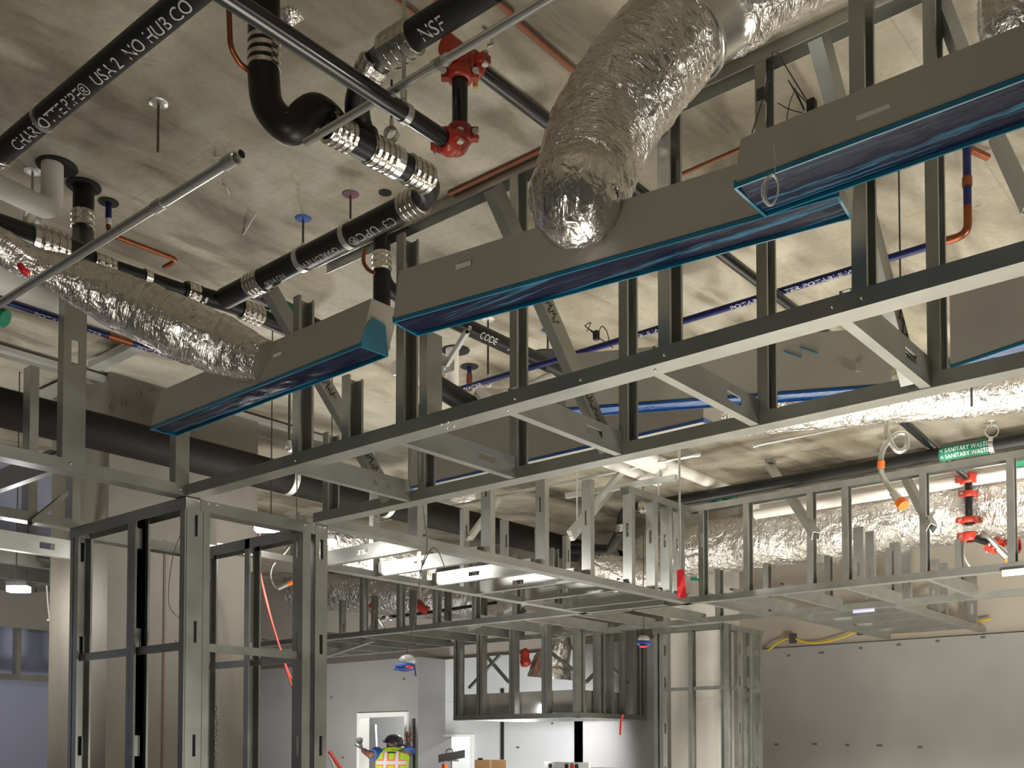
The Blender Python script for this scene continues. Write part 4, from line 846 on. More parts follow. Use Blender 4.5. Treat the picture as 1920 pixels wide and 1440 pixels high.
# ================================================================ potable water and copper
def labelled_pipe(label, pts, r, texts, fil=.06, base='blue_label', group=None):
    t = thing('water_pipe', label, 'pipe', pts[0], group); MB().tube(fillet(pts, fil, 8), r, 16).build('run', base, t)
    for (s, a, dv, face, size) in texts: ptx(s, a, dv, face, r, size, t, 'white_print', 'label_print', sx=1.75)
    return t
pw1 = PZ(1740, 462, 3.78); pw0 = V((pw1.x, PX(800, 765, pw1.x).y, 3.78)); pwe = V((pw1.x, PX(1815, 440, pw1.x).y, 3.78))
T_ = [('POTABLE WATER', near(pw0, pwe, x), -Y_, V((-.62, 0, -.78)), .026) for x in (822, 1163, 1370, 1506)]
wp = labelled_pipe('blue-wrapped water line lettered POTABLE WATER crossing behind the near ladder', [pw0, pwe + Y_ * .1], .0165, T_)
MB().tube(fillet([pwe + Y_ * .1, pwe, pwe + Z_ * .12], .05, 8), .017, 14).build('copper_elbow', 'copper', wp); MB().tube([pwe + Z_ * .1, V((pwe.x, pwe.y, ZC - .003))], .0165, 14).build('drop', 'blue_label', wp)
q_ = pwe + Z_ * .17; MB().tube([q_ + Z_ * .03, q_ + Z_ * .07], .02, 12).build('copper_joint', 'copper', wp)
MB().tube(fillet([V((pwe.x, pwe.y, ZC - .08)), V((pwe.x, pwe.y, ZC - .025)), V((pwe.x + .12, pwe.y - .05, ZC - .03))], .03, 5), .015, 10).build('copper_tail', 'copper', wp)
# left blue pipe under the white one
lx0, ly = 1.2, PZ(160, 615, 3.5).y
fa = lambda x: near(V((.3, ly, 3.5)), V((4.2, ly, 3.5)), x)
wl = labelled_pipe('blue and copper water line lettered POTABLE WATER below the fat white pipe at left', [fa(-10), fa(352)], .014, [('POTABLE WATER', fa(62), X_, V((-.2, -.5, -.85)), .022), ('POTABLE WATER', fa(255), X_, V((-.2, -.5, -.85)), .022)])
for x0, x1 in ((202, 246), (338, 356)): MB().tube([fa(x0), fa(x1)], .0165, 14).build('copper_joint', 'copper', wl)
gg = MB().tube([PD(-20, 582, 3.9), PD(10, 598, 3.9)], .035, 14).build('pipe_label', 'green_label', label='green pipe label cut by the left edge beside the blue water line', category='label')
c_ = PD(203, 430, 4.66); wc = thing('water_pipe', 'short blue pipe from slab turning to copper above the left waste pipe', 'pipe', c_)
ct = V((c_.x, c_.y, PD(203, 438, 4.66).z)); ce = V((c_.x + .36, c_.y, ct.z + .01)); MB().tube([V((c_.x, c_.y, ZC)), ct + Z_ * .07], .014, 14).build('drop', 'blue_label', wc)
MB().tube(fillet([ct + Z_ * .08, ct, ce, ce + V((0, .12, 0))], .04, 6), .0115, 14).build('copper_bend', 'copper', wc); MB().lathe(V((c_.x, c_.y, ZC - .005)), Z_, [(0, 0), (0, .045), (.004, .045)], 20).build('slab_sleeve', 'black_mark', wc)
MB().tube([ct + Z_ * .07, ct + Z_ * .04], .0125, 12).build('white_tag', 'white_print', wc)
ptube('copper_pipe', 'short reddish copper drain tube joining the U trap at top', 'pipe', [PD(429, 15, 3.1), PD(432, 88, 3.1), PD(448, 118, 3.14), PD(466, 132, 3.17)], .0085, 'copper', fil=.03)
ptube('copper_pipe', 'small copper vent tube curling against the dropping black pipe between the boxes', 'pipe', [PD(685, 468, 4.6), PD(680, 490, 4.6), PD(690, 506, 4.6), PD(702, 512, 4.6)], .009, 'copper', fil=.03)
for i, (x0, y0, x1, y1, r) in enumerate(((738, -4, 1030, 243, .007), (962, 36, 1140, 188, .012), (905, -20, 965, 30, .012), (790, -25, 860, 40, .012))):
    a, b = PZ(x0, y0, ZC - .02), PZ(x1, y1, ZC - .02); b.y = a.y
    ptube('copper_pipe', ['long thin brown tube on the slab passing behind the red tee', 'short brown tube on slab just left of the large foil duct', 'short brown tube on slab at top edge above the shiny conduit', 'brown tube stub on slab behind the NSF pipe at top'][i], 'pipe', [a, b], r, 'firestop', n=8)
a, b = PZ(833, 356, ZC - .03), PZ(1400, 70, ZC - .03); b.x = a.x
a2_ = PX(833, 356, 3.25); MB().box((XR - .03, a.y if False else PZ(833, 358, ZC - .01).y, ZC - .015), (.02, 0, 0), (0, -1.3, 0), (0, 0, .012)).build('firestop_bead', 'firestop', label='reddish firestop bead along the slab track above the near ladder', category='sealant')
a, b = PD(1280, 326, 3.9), PD(1400, 274, 3.75); ptube('copper_pipe', 'brown tube on slab between the foil duct and the upper right diffuser', 'pipe', [a, b], .008, 'firestop', n=8)
# cluster below the centre box: small copper valve
p = PD(880, 700, 6.7); vt = thing('water_pipe', 'small blue and copper stub hanging from slab under the centre diffuser box', 'pipe', p); MB().tube([V((p.x, p.y, ZC)), V((p.x, p.y, PD(880, 702, 6.7).z))], .015, 12).build('drop', 'blue_label', vt); MB().tube([V((p.x, p.y, PD(880, 702, 6.7).z)), V((p.x, p.y, PD(880, 732, 6.7).z))], .02, 12).build('copper_joint', 'copper', vt)
MB().lathe(V((p.x, p.y, ZC - .005)), Z_, [(0, 0), (0, .06), (.004, .06)], 20).build('slab_sleeve', 'black_mark', vt)

FB = thing('insulated_duct', 'crumpled foil end beside the U-trap pipe at the top edge', 'air duct', PD(545, 0, 3.4))
foil_duct(FB, [PD(546, 44, 3.45), PD(546, 30, 3.45), PD(545, 0, 3.45), PD(548, -60, 3.45)], [.006, .04, .055, .06], seed=41, amp=.008)

for i, (x, y) in enumerate(((1342, 944), (1365, 940))):
    p = PX(x, y, 7.66); MB().tube([p + V((0, .08, -.03)), p + V((0, -.08, .02))], .035, 14).build('flow_label', 'green_label', None, label=['left of two crumpled green labels under the black sanitary pipe', 'right of two crumpled green labels under the black sanitary pipe'][i], category='label')
p = PX(1912, 861, 8.38); MB().tube([p + Y_ * .05, p - Y_ * .2], .055, 18).build('flow_label', 'green_label', None, label='green arrow label cut by the right edge beside the white pipes', category='label')
p = PX(1880, 1087, XE - .09); MB().box(p + Z_ * .02, Y_ * -.5, Z_ * .04 , X_ * -.012).build('paper_strip', 'white_print', None, label='white strip lying along the far ladder track at the right edge', category='strip')
p = PX(1600, 1150, XG + .08); MB().box(p, Y_ * -.18, Z_ * .045, X_ * -.01).build('tape_strip', 'lavender', None, label='lavender tape on the far track end above the yellow cable', category='tape')
# ================================================================ conduits
def conduit(label, a, b, r, end=None, clips=(), m='emt'):
    t = thing('conduit', label, 'conduit', a); MB().tube([a, b], r, 16).build('tube', m, t); d = (V(b) - V(a)).normalized()
    for x in clips: p = near(V(a), V(b), x); MB().lathe(p, d, [(-.02, r), (-.02, r * 1.25), (.02, r * 1.25), (.02, r)], 16).build('coupling', 'emt', t)
    if end: MB().lathe(b, d, [(-.03, r), (-.03, r * 1.35), (.012, r * 1.35), (.012, r * 1.05), (-.002, r * .95), (-.002, 0)], 16).build('connector', 'emt', t)
    return t
a, b = PZ(-40, 637, 2.98), PZ(436, 299, 2.98); a.x = b.x
k1_ = conduit('shiny conduit slanting up across the left side to an open end', a, b, .0115, True, (298,))
MB().lathe(b, Y_, [(-.034, .0), (-.034, .0095)], 14).build('bore', 'black_mark', k1_)
a, b = PZ(573, 267, 3.50), PZ(1035, -22, 3.50); b.x = a.x
conduit('shiny conduit slanting across the top middle in front of the red fittings', a, b, .012, False, (822, 830, 715))
MB().tube(smooth([PD(905, 50, 2.75), PD(918, 62, 2.75), PD(924, 80, 2.75), PD(914, 86, 2.75)], 5), .005, 8).build('conduit_hook', 'emt', label='bent clip holding the top shiny conduit beside the upper red tee', category='clip')
def lcond(label, x0, y0, x1, y1, z, r, end=True):
    a, b = PZ(x0, y0, z), PZ(x1, y1, z); a.x = b.x = (a.x + b.x) / 2; return conduit(label, a, b, r, end)
lcond('thin conduit hanging under the slab at right, its left end open', 2000, 722, 1408, 831, 3.9, .0125)
lcond('thin conduit passing behind the near ladder and ending beside the tall thin rod', 700, 978, 1312, 853, 3.85, .0125)
lcond('bright thin conduit just above the rear chord of the near ladder', 985, 880, 1560, 763, 3.95, .014)
a, b = PZ(960, 925, 3.85), PZ(1100, 897, 3.85)
# ================================================================ rods, clevises, anchors
def rod(label, x, y0, y1, d, r=.005, m='wire', blob=None, clevis=None, cat='hanger', group=None):
    p = PD(x, y1, d); top = min(ZC, PD(x, y0, d).z) if y0 is not None else ZC
    t = thing('hanger_rod', label, cat, (p.x, p.y, p.z), group); MB().tube([V((p.x, p.y, ZC if blob else top)), p], r, 8).build('rod', m, t)
    if blob: MB().lathe(V((p.x, p.y, ZC - .008)), Z_, [(0, 0), (0, .022), (.004, .036), (.008, .04)], 18).build('anchor_patch', blob, t)
    if clevis: MB().lathe(p - Z_ * clevis, Rt * .3 + Fw, [(-.012, clevis), (-.012, clevis * 1.12), (.012, clevis * 1.12), (.012, clevis)], 20).build('clevis', 'strut', t); MB().tube([p - Z_ * .01, p + Z_ * .03], r * 2, 6).build('nut', 'emt', t)
    return t
cd = lambda y: 1928 * 2.52 / (1403 - y)
rod('thin rusty hanger rod with blue anchor patch left of the black waste run', 568, None, 468, cd(392), blob='blue_paint', clevis=.02)
rod('thin rusty hanger rod with purple anchor patch above the black waste run', 657, None, 424, cd(345), blob='purple_paint', clevis=.03)
rod('thin hanger rod on slab above the left conduit, silver anchor at top', 296, None, 285, cd(168), m='rust_mark', blob='emt')
rod('thin hanger rod with blue anchor patch right of the centre diffuser, over a sleeve', 1027, None, 655, cd(608), r=.006, blob='blue_paint')
rod('thin hanger rod holding the blue water line behind the near ladder', 915, None, 712, cd(588), r=.006, clevis=.02, blob='strut')
rod('short hanger rod beside the white elbow at far left', 60, None, 395, cd(300), r=.006, clevis=.035, m='strut', blob='strut')
rod('pale steel rod dropping in front of the NSF pipe at top', 757, -300, 188, 2.9, r=.0055, m='strut', clevis=.008)
rod('hanger rod with clevis ring beside the U trap coupling', 734, 150, 240, 3.45, r=.004, clevis=.022)
rod('thin hanger rod right of the dark grey diffuser brace', 1688, None, 520, cd(300), r=.004, m='wire')
rod('short hanger rod with tipped clamp behind studs right of the concrete column', 542, None, 835, 6.6, r=.008, clevis=.02)
rod('hanger rod behind the near ladder joists, left of far post stubs', 1082, None, 985, 7.6, r=.007, m='strut', clevis=.02)
rod('pale hanger rod holding the sanitary waste label clamp', 1859, None, 798, 7.85, r=.006, m='strut', clevis=.045, blob='strut')
rod('hanger rod supporting the pale foil duct at right', 1822, None, 762, 6.3, r=.007, m='wire')
t = rod('tall thin rod ending in a red plastic flag in front of the far ladder corner', 1275, None, 1075, 7.0, r=.0085, m='emt')
fg = MB(); p = PD(1283, 1120, 6.98); vs = []; 
for i in range(9):
    for j in range(5):
        s = i / 8; wv = .012 * math.sin(s * 7 + j); q_ = PD(1276 + s * 3 + (j - 2) * (3.0 + s * 1.2), 1068 + s * 52, 6.98 + wv); vs.append(q_)
fg.add(vs, [(i * 5 + j, (i + 1) * 5 + j, (i + 1) * 5 + j + 1, i * 5 + j + 1) for i in range(8) for j in range(4)], True); fg.add([v + Fw * .02 for v in vs], [(i * 5 + j, i * 5 + j + 1, (i + 1) * 5 + j + 1, (i + 1) * 5 + j) for i in range(8) for j in range(4)], True)
fg.build('plastic_flag', 'red_plastic', t)
gt = thing('pipe_tag', 'small green tag strapped round the big black pipe right of the red flag', 'tag', PD(1306, 1090, 9.6)); MB().box(PD(1296, 1088, 9.55), Rt * .11, Z_ * .03, Fw * .04).build('tag', 'green_label', gt)
MB().tube(smooth([PD(1308, 1084, 9.55), PD(1312, 1070, 9.5), PD(1308, 1058, 9.6)], 5), .006, 8).build('strap', 'wire_white', gt)
# seismic strut kickers
def kicker(label, x0, y0, x1, y1, d0, d1, w=.041, head=True):
    a, b = PD(x0, y0, d0), PD(x1, y1, d1); t = thing('strut_brace', label, 'brace', b); d = (b - a).normalized(); s = d.cross(Fw).normalized(); f = s.cross(d)
    if f.dot(Fw) < 0: f = -f
    MB().stud(a - s * w / 2, b - s * w / 2, s, f, w, w, lip=.008).build('strut', 'strut', t)
    if head: MB().cbox(a + Z_ * .02, .09, .06, .05).build('ceiling_bracket', 'steel_far', t)
    return t
kicker('diagonal strut brace from slab to far ladder, left one of two', 1445, 868, 1532, 998, 8.9, 7.2, w=.055)
kicker('diagonal strut brace from slab to far ladder, right one behind the orange-capped hose', 1690, 868, 1752, 984, 8.4, 6.8, w=.055)
kicker('galvanized strut brace hanging under the centre diffuser box at left', 830, 690, 872, 622, 4.6, 4.3, w=.02)
kicker('long diagonal strut at top right beside the last near post', 1768, -10, 1808, 95, 3.3, 3.2, w=.042, head=False)
kicker('long diagonal strut at right edge below the upper right diffuser', 1872, 245, 1935, 380, 3.0, 2.8, w=.034, head=False)
a, b = PX(1062, 930, 6.9), PX(1268, 895, 6.9)
tz = thing('strut_trapeze', 'strut trapeze with clamps above the black sanitary pipe near mid picture', 'pipe support', (a + b) / 2); MB().bar(a, b, .041, .041).build('strut', 'strut', tz); p = near(a, b, 1235); MB().bar(p, p + Z_ * .22, .04, .04).build('strut', 'strut', tz); MB().tube([p, p - Z_ * .12], .008, 8).build('rod', 'emt', tz)
a, b = PX(505, 502, XR + .02), PX(640, 435, XR + .02)
# ================================================================ wires and coil
def wire(label, pts, r, m, name='wire', cat='wire', k=6):
    return MB().tube(smooth(pts, k), r, 8).build(name, m, None, label=label, category=cat)
def gripple(label, pts, gx, gy, d):
    t = thing('cable_hanger', label, 'cable hanger', pts[0]); MB().tube(pts, .0018, 6).build('cable', 'wire', t); MB().cbox(PD(gx, gy, d), .02, .02, .035).build('cable_grip', 'wire', t)
    return t
g1 = gripple('thin cable with a dark grip hanging left above the upper right diffuser', [PD(1449, 98, 2.9), PD(1432, 180, 2.75), PD(1410, 250, 2.6)], 1428, 180, 2.75)
MB().tube(smooth([PD(1428, 188, 2.75), PD(1443, 150, 2.7), PD(1440, 200, 2.68), PD(1436, 240, 2.62)], 6), .0014, 6).build('tail', 'wire', g1)
g2 = gripple('thin cable with a dark grip and tangled tails above the upper right diffuser', [PD(1457, 98, 2.9), PD(1495, 160, 2.72), PD(1522, 203, 2.6)], 1522, 200, 2.62)
for pts in ([(1522, 203), (1490, 168), (1478, 150)], [(1478, 150), (1508, 205), (1492, 170)], [(1492, 165), (1480, 195), (1474, 235)], [(1458, 193), (1480, 205), (1505, 212)], [(1493, 170), (1500, 190), (1508, 208)]):
    MB().tube(smooth([PD(x, y, 2.64) for x, y in pts], 5), .0013, 6).build('tail', 'wire', g2)
g3 = gripple('small cable grip with curled tails above the dark grey diffuser', [PD(1150, 652, 4.1), PD(1118, 630, 4.1), PD(1096, 610, 4.1)], 1118, 629, 4.1)
MB().tube(smooth([PD(1118, 625, 4.1), PD(1098, 612, 4.1), PD(1108, 605, 4.1), PD(1100, 622, 4.1)], 5), .002, 6).build('tail', 'wire', g3); MB().tube(smooth([PD(1120, 630, 4.1), PD(1128, 612, 4.1), PD(1138, 622, 4.1), PD(1142, 640, 4.1)], 5), .002, 6).build('tail', 'wire', g3)
cl = thing('wire_coil', 'pale coil of thin wire hanging over the upper right diffuser film', 'wire coil', PD(1446, 355, 2.15)); 
for k, (rx, ry, ox) in enumerate(((13, 30, 0), (10, 28, 2), (14, 27, -2))):
    pts = [PD(1446 + ox + rx * math.cos(a_ * math.pi / 8 + k * .4) + 4 * math.sin(a_ * math.pi / 8) * -.6, 356 + ry * math.sin(a_ * math.pi / 8 + k * .4), 2.2 + .008 * k) for a_ in range(17)]
    MB().tube(pts, .0019, 6).build('strand', 'wire_white', cl)
MB().tube([PD(1450, 268, 2.28), PD(1455, 300, 2.24), PD(1452, 328, 2.2)], .0012, 6).build('lead', 'wire_white', cl)
wire('thin dark wire dropping from the near ladder chord to the bundle over the worker', [PD(790, 815, 4.0), PD(788, 850, 4.4), PD(790, 930, 4.9), PD(801, 1020, 5.6), PD(790, 1065, 6.0), PD(784, 1110, 6.4), PD(776, 1170, 6.8), PD(762, 1225, 7.0), PD(756, 1234, 7.0)], .0035, 'wire')
wire('second thin dark loop of wire beside the hanging dark wire', [PD(786, 1075, 6.0), PD(808, 1030, 5.8), PD(822, 1035, 5.8), PD(833, 1062, 5.9)], .003, 'wire')
wire('thin dark wire drooping across the near concrete column, upper loop', [PD(347, 935, 5.0), PD(346, 980, 5.2), PD(325, 1040, 5.6), PD(316, 1110, 5.8), PD(322, 1145, 5.7), PD(357, 1174, 5.3)], .0022, 'wire')
wire('thin dark wire loop low on the near concrete column', [PD(329, 1200, 5.5), PD(333, 1215, 5.4), PD(345, 1222, 5.4), PD(358, 1220, 5.3)], .002, 'wire')
wire('orange-red air hose hanging inside the near column cage', [PD(487, 985, 7.2), PD(487, 1060, 7.2), PD(495, 1110, 7.2), PD(508, 1160, 7.2), PD(528, 1225, 7.2), PD(545, 1280, 7.2), PD(563, 1326, 7.2)], .007, 'wire_red', 'air_hose', 'hose')
wire('second red air hose twisted beside the first in near column cage', [PD(490, 1085, 7.22), PD(500, 1125, 7.25), PD(514, 1180, 7.25), PD(533, 1240, 7.25), PD(555, 1290, 7.25), PD(564, 1310, 7.25)], .006, 'wire_red', 'air_hose', 'hose')
wire('red hose at the bottom edge right of the near column cage', [PD(617, 1408, 8.0), PD(628, 1425, 8.0), PD(645, 1450, 8.0)], .014, 'wire_red', 'air_hose', 'hose')
wire('pale hose at the bottom edge under the red hose', [PD(617, 1418, 8.1), PD(624, 1432, 8.1), PD(632, 1455, 8.1)], .010, 'wire_white', 'air_hose', 'hose')
wire('white wire dangling at far left above the blue wall', [PD(88, 1098, 7.8), PD(90, 1130, 7.8), PD(93, 1160, 7.8), PD(88, 1162, 7.8)], .007, 'wire_white')
yw = [PX(1440, 1220, 10.9), PX(1460, 1204, 10.9), PX(1485, 1197, 10.9), PX(1515, 1205, 10.9), PX(1550, 1203, 10.9), PX(1585, 1193, 10.9), PX(1612, 1183, 10.9), PX(1650, 1188, 10.9), PX(1700, 1186, 10.9), PX(1760, 1178, 10.9), PX(1860, 1160, 10.9)]
wire('yellow cable sagging along the top of the grey right wall', yw, .014, 'yellow', 'cable', 'cable')
for i, (x, y) in enumerate(((1487, 1197), (1614, 1181))): p = PX(x, y, 10.9); MB().cbox(p, .05, .07, .11).build('junction_box', 'lamp_body', None, label=['left dark junction clip on the yellow cable', 'right dark junction clip on the yellow cable'][i], category='box')
for i, (x0, y0, x1, y1) in enumerate(((456, 440, 480, 400), (418, 345, 430, 364), (402, 294, 430, 297))):
    MB().tube(smooth([PZ(x0, y0, ZC - .004), PZ((x0 + x1) / 2 + 1, (y0 + y1) / 2 - 2, ZC - .03), PZ(x1, y1, ZC - .006)], 5), .0035, 6).build('wire_scrap', 'wire_white', None, label=['thin white wire scrap hanging under slab left of the black waste run', 'tiny pale wire scrap on slab just below the left conduit end', 'thin pale tie wire on slab just left of the left conduit end'][i], category='wire')
# ================================================================ work lights
def work_light(label, x, y, d, L, pw):
    p = PD(x, y, d); t = thing('work_light', label, 'work light', p); MB().box(p - Rt * L / 2 + Z_ * .02, Rt * L, Fw * .08, Z_ * .03).build('housing', 'lamp_body', t)
    MB().box(p - Rt * L * .47 - Z_ * .02, Rt * L * .94, Fw * .07, Z_ * .038).build('diffuser', 'lamp', t)
    MB().tube([p + Z_ * .05, V((p.x, p.y, ZC))], .004, 6).build('cord', 'wire', t)
    l = bpy.data.lights.new('work_lamp', 'POINT'); l.energy = pw; l.color = (1, .97, .93); l.shadow_soft_size = .05; o = bpy.data.objects.new('work_lamp', l); col.objects.link(o); o.location = p - Z_ * .08
work_light('brightest glaring work light hanging inside the near column cage', 508, 988, 6.0, .21, 5)
work_light('small glaring work light hanging left of the cage right post', 556, 1010, 6.6, .05, 8)
work_light('small glaring work light just right of the near column cage', 621, 1016, 6.9, .05, 42)
work_light('glaring work light at far left behind the bright ladder', 30, 1103, 6.8, .14, 16)
# ================================================================ things by the back wall
# cardboard box, flood lamp on a tripod, tool crate, hanging bundle
cb = thing('cardboard_box', 'brown cardboard box at the bottom edge by the back opening', 'box', PD(917, 1440, 10.5)); p = PD(890, 1425, 10.5); pb = V((p.x, p.y, 0))
sd_, fd_ = Rt * .32, Fw * .3
MB().box(V((p.x, p.y, p.z - .34)), sd_, fd_, Z_ * .34).build('carton', 'cardboard', cb); MB().box(V((p.x, p.y, p.z - .001)) + sd_ * .46 - Fw * .003, sd_ * .09, Fw * .002, Z_ * -.1).build('tape_strip', 'wood', cb)
MB().box(V((p.x, p.y, p.z)) + Rt * .03 + Fw * .05, Rt * .05, Fw * .04, Z_ * .02).build('tape_roll', 'blue_label', None, label='small dark blue roll lying on the cardboard box', category='tape')
zt_ = p.z - .34; rk_ = thing('work_table', 'low work table under the cardboard box, mostly below the frame', 'table', PD(900, 1440, 10.6)); q_ = V((p.x, p.y, 0)) - Rt * .06 - Fw * .02
MB().box(q_ + Z_ * (zt_ - .04), Rt * .45, Fw * .4, Z_ * .039).build('table_top', 'wood', rk_)
for i in (0.01, .39):
    for j in (.01, .34): MB().box(q_ + Rt * i + Fw * j, Rt * .05, Fw * .05, Z_ * (zt_ - .04)).build('leg', 'wood', rk_)
tl = thing('tripod_light', 'black bar-shaped flood light on a stand at the bottom edge, right of the worker', 'work light', PD(845, 1440, 11))
a, b = PD(822, 1422, 11.0), PD(871, 1413, 11.0); dd = (b - a).normalized(); MB().box(a - Z_ * .045 - dd * .0, b - a, Fw * .09, (Z_ * .085)).build('lamp_head', 'lamp_body', tl)
MB().tube(smooth([a.lerp(b, .3) + Z_ * .04, a.lerp(b, .32) + Z_ * .07, a.lerp(b, .5) + Z_ * .075, a.lerp(b, .55) + Z_ * .04], 5), .006, 8).build('handle', 'lamp_body', tl)
p = PD(848, 1426, 11.05); MB().bar(p - Rt * .05, p + Rt * .07 , .02, .02).build('yoke', 'strut', tl); MB().tube([p, V((p.x, p.y, .5))], .014, 10).build('pole', 'strut', tl)
for k in range(3): an = k * 2.094; MB().tube([V((p.x, p.y, .55)), V((p.x + .2 * math.cos(an), p.y + .2 * math.sin(an), .012))], .012, 8).build('leg', 'strut', tl)
MB().tube([PD(834, 1432, 11.06), PD(834, 1455, 11.06)], .03, 12).build('orange_reel', 'orange', tl)
cr = thing('job_box', 'pale metal tool shelf with red and black items at the bottom edge, right of centre', 'storage', PD(1080, 1440, 10.8))
a, b = PD(1020, 1428, 10.6), PD(1104, 1434, 9.9); n_ = V(((b - a).y, -(b - a).x, 0)).normalized(); n_ = n_ if n_.dot(Fw) > 0 else -n_
MB().box(V((a.x, a.y, .0)), V((b.x - a.x, b.y - a.y, 0)), n_ * .55, Z_ * (a.z - .06)).build('cabinet', 'panel_white', cr); MB().box(V((a.x, a.y, a.z - .06)), V((b.x - a.x, b.y - a.y, 0)), n_ * .02, Z_ * .06).build('rim', 'panel_white', cr)
for i, (f_, m_) in enumerate(((.13, 'black_mark'), (.5, 'black_mark'), (.62, 'red_plastic'), (.72, 'black_mark'))): q_ = a.lerp(b, f_); MB().box(V((q_.x, q_.y, a.z - .06)) - n_ * .012, (b - a).normalized() * .05, n_ * .01, Z_ * .04).build('tool', m_, cr)
hb = thing('hanging_bundle', 'blue and red bag in clear plastic hanging by a wire above the doorway', 'bag', PD(760, 1240, 7.0))
MB().ball(PD(760, 1250, 7.0), .072, .06, .035, ax=(Rt, Fw, Z_)).build('blue_cloth', 'blue_paint', hb); MB().ball(PD(764, 1238, 7.0), .06, .05, .04, ax=(Rt, Fw, Z_)).build('clear_plastic', 'plastic_clear', hb)
MB().ball(PD(768, 1251, 6.95), .030, .02, .010, ax=(Rt, Fw, Z_)).build('red_patch', 'red_plastic', hb); MB().tube(smooth([PD(738, 1255, 6.97), PD(755, 1255, 6.94), PD(775, 1250, 6.97), PD(780, 1268, 7.0)], 5), [.006] * 16, 8).build('blue_strap', 'blue_paint', hb)
MB().tube(smooth([PD(1168, 1340, 7.6), PD(1164, 1355, 7.6), PD(1163, 1378, 7.6)], 4), .008, 6).build('red_ribbon', 'red_plastic', None, label='thin red ribbon hanging below the suspended stud box', category='ribbon')
MB().tube(smooth([PX(1022, 1225, 8.4) * 0 + PX(985, 1215, 8.5), PX(984, 1235, 8.5), PX(988, 1250, 8.5)], 4), [.01] + [.05] * 4 + [.06] * 3 + [.01], 10).build('red_bag', 'red_paint', None, label='crumpled red bag hanging inside the suspended stud box', category='bag')
hb2 = thing('hanging_bundle', 'small blue and red bag in clear plastic hanging left of the pale column cage', 'bag', PD(1207, 1206, 9.0))
MB().ball(PD(1207, 1206, 9.0), .065, .05, .03, ax=(Rt, Fw, Z_)).build('blue_cloth', 'blue_paint', hb2); MB().ball(PD(1207, 1198, 9.0), .055, .04, .035, ax=(Rt, Fw, Z_)).build('clear_plastic', 'plastic_clear', hb2); MB().ball(PD(1206, 1212, 8.96), .04, .03, .012, ax=(Rt, Fw, Z_)).build('red_patch', 'red_plastic', hb2)
p = PD(1207, 1198, 9.0); MB().tube([p, V((p.x, p.y, ZC))], .004, 6).build('cord', 'wire', hb2)
p0 = PX(560, 1243, 9.6)
# things seen through the door: leaning board, studs
p = PX(692, 1352, 9.9); q_ = PX(704, 1352, 9.9); bd = thing('wall_board', 'pale blue board leaning beyond the open doorway behind the worker', 'board', (10.6, p.y, 0))
yb0, yb1 = PX(672, 1400, 10.7).y, PX(703, 1400, 10.7).y; zb_ = PX(685, 1359, 10.7).z; MB().poly([V((10.7, yb0, 0)), V((10.7, yb1 - .15, 0)), V((10.7, yb1, zb_)), V((10.7, yb0, zb_))], X_ * .03).build('board', 'panel_white', bd)
yb0, yb1 = PX(800, 1400, 11.2).y, PX(842, 1400, 11.2).y; o = MB().box((11.2, yb1, 0), (.02, 0, 0), (0, yb0 - yb1, 0), (0, 0, 2.3)).build('wall_board', 'panel_white', None, label='pale blue board standing beyond the second opening', category='board')
# pipe lagging panel and small bits on the slab
for i, (x, y, r, m_) in enumerate(((722, 362, .03, 'black_mark'), (80, 140, .04, 'purple_paint'), (545, 680, .02, 'yellow'))):
    if i: continue
    p = PZ(x, y, ZC - .003); MB().lathe(p, Z_, [(0, 0), (0, r), (.003, r)], 16).build('slab_insert', m_, None, label=['small dark ringed insert in the slab under the black pipe elbow', 'faint purple paint spot on the slab near the top left pipe'][i], category='ceiling mark')
# ================================================================ the worker, seen from behind in the doorway
WD_ = 12.75
pw = lambda x, y, d=WD_: PD(x, y, d)
base = PD(735, 1400, WD_); ft = V((base.x, base.y, 0))
wk = thing('person', 'worker in yellow-green vest and dark hard hat seen from behind, arms spread to the doorway', 'person', ft)
def skinned(name, m, parent, verts, edges, radii, root=0, sub=2):
    me = bpy.data.meshes.new(name); org = ORG[parent]; me.from_pydata([tuple(V(v) - org) for v in verts], edges, []); me.materials.append(M[m])
    o = bpy.data.objects.new(name, me); col.objects.link(o); o.parent = parent; ORG[o] = org
    s = o.modifiers.new('skin', 'SKIN'); s.use_smooth_shade = True
    for i, r in enumerate(radii):
        r = r if isinstance(r, tuple) else (r, r); me.skin_vertices[0].data[i].radius = r
    me.skin_vertices[0].data[root].use_root = True
    u = o.modifiers.new('sub', 'SUBSURF'); u.levels = u.render_levels = sub
    return o
Zg = lambda x, f, z: ft + Rt * x + Fw * f + Z_ * z
shL, shR = Zg(-.19, .07, 1.58), Zg(.20, .07, 1.60); elL = pw(695, 1416, 12.7); haL = pw(677, 1404, 13.0); elR = pw(765, 1404, 12.85); haR = pw(764, 1393, 13.1)
vb = [Zg(0, -.14, .97), Zg(0, -.11, 1.14), Zg(0, -.02, 1.36), Zg(0, .07, 1.54), Zg(0, .12, 1.62), Zg(.0, .17, 1.66), Zg(.0, .19, 1.72),
      shL, elL, haL.lerp(elL, .15), shR, elR, haR.lerp(elR, .15),
      Zg(-.10, -.13, .90), Zg(-.12, -.08, .50), Zg(-.13, -.12, .10), Zg(.10, -.13, .90), Zg(.13, -.07, .50), Zg(.15, -.10, .10), Zg(-.14, .02, .04), Zg(.17, .04, .04)]
eb = [(0, 1), (1, 2), (2, 3), (3, 4), (4, 5), (5, 6), (3, 7), (7, 8), (8, 9), (3, 10), (10, 11), (11, 12), (0, 13), (13, 14), (14, 15), (0, 16), (16, 17), (17, 18), (15, 19), (18, 20)]
rb = [(.14, .10), (.13, .09), (.12, .08), (.10, .07), .05, .085, .09, .075, .052, .033, .075, .052, .033, .095, .065, .045, .095, .065, .045, .04, .04]
skinned('body', 'skin', wk, vb, eb, rb)
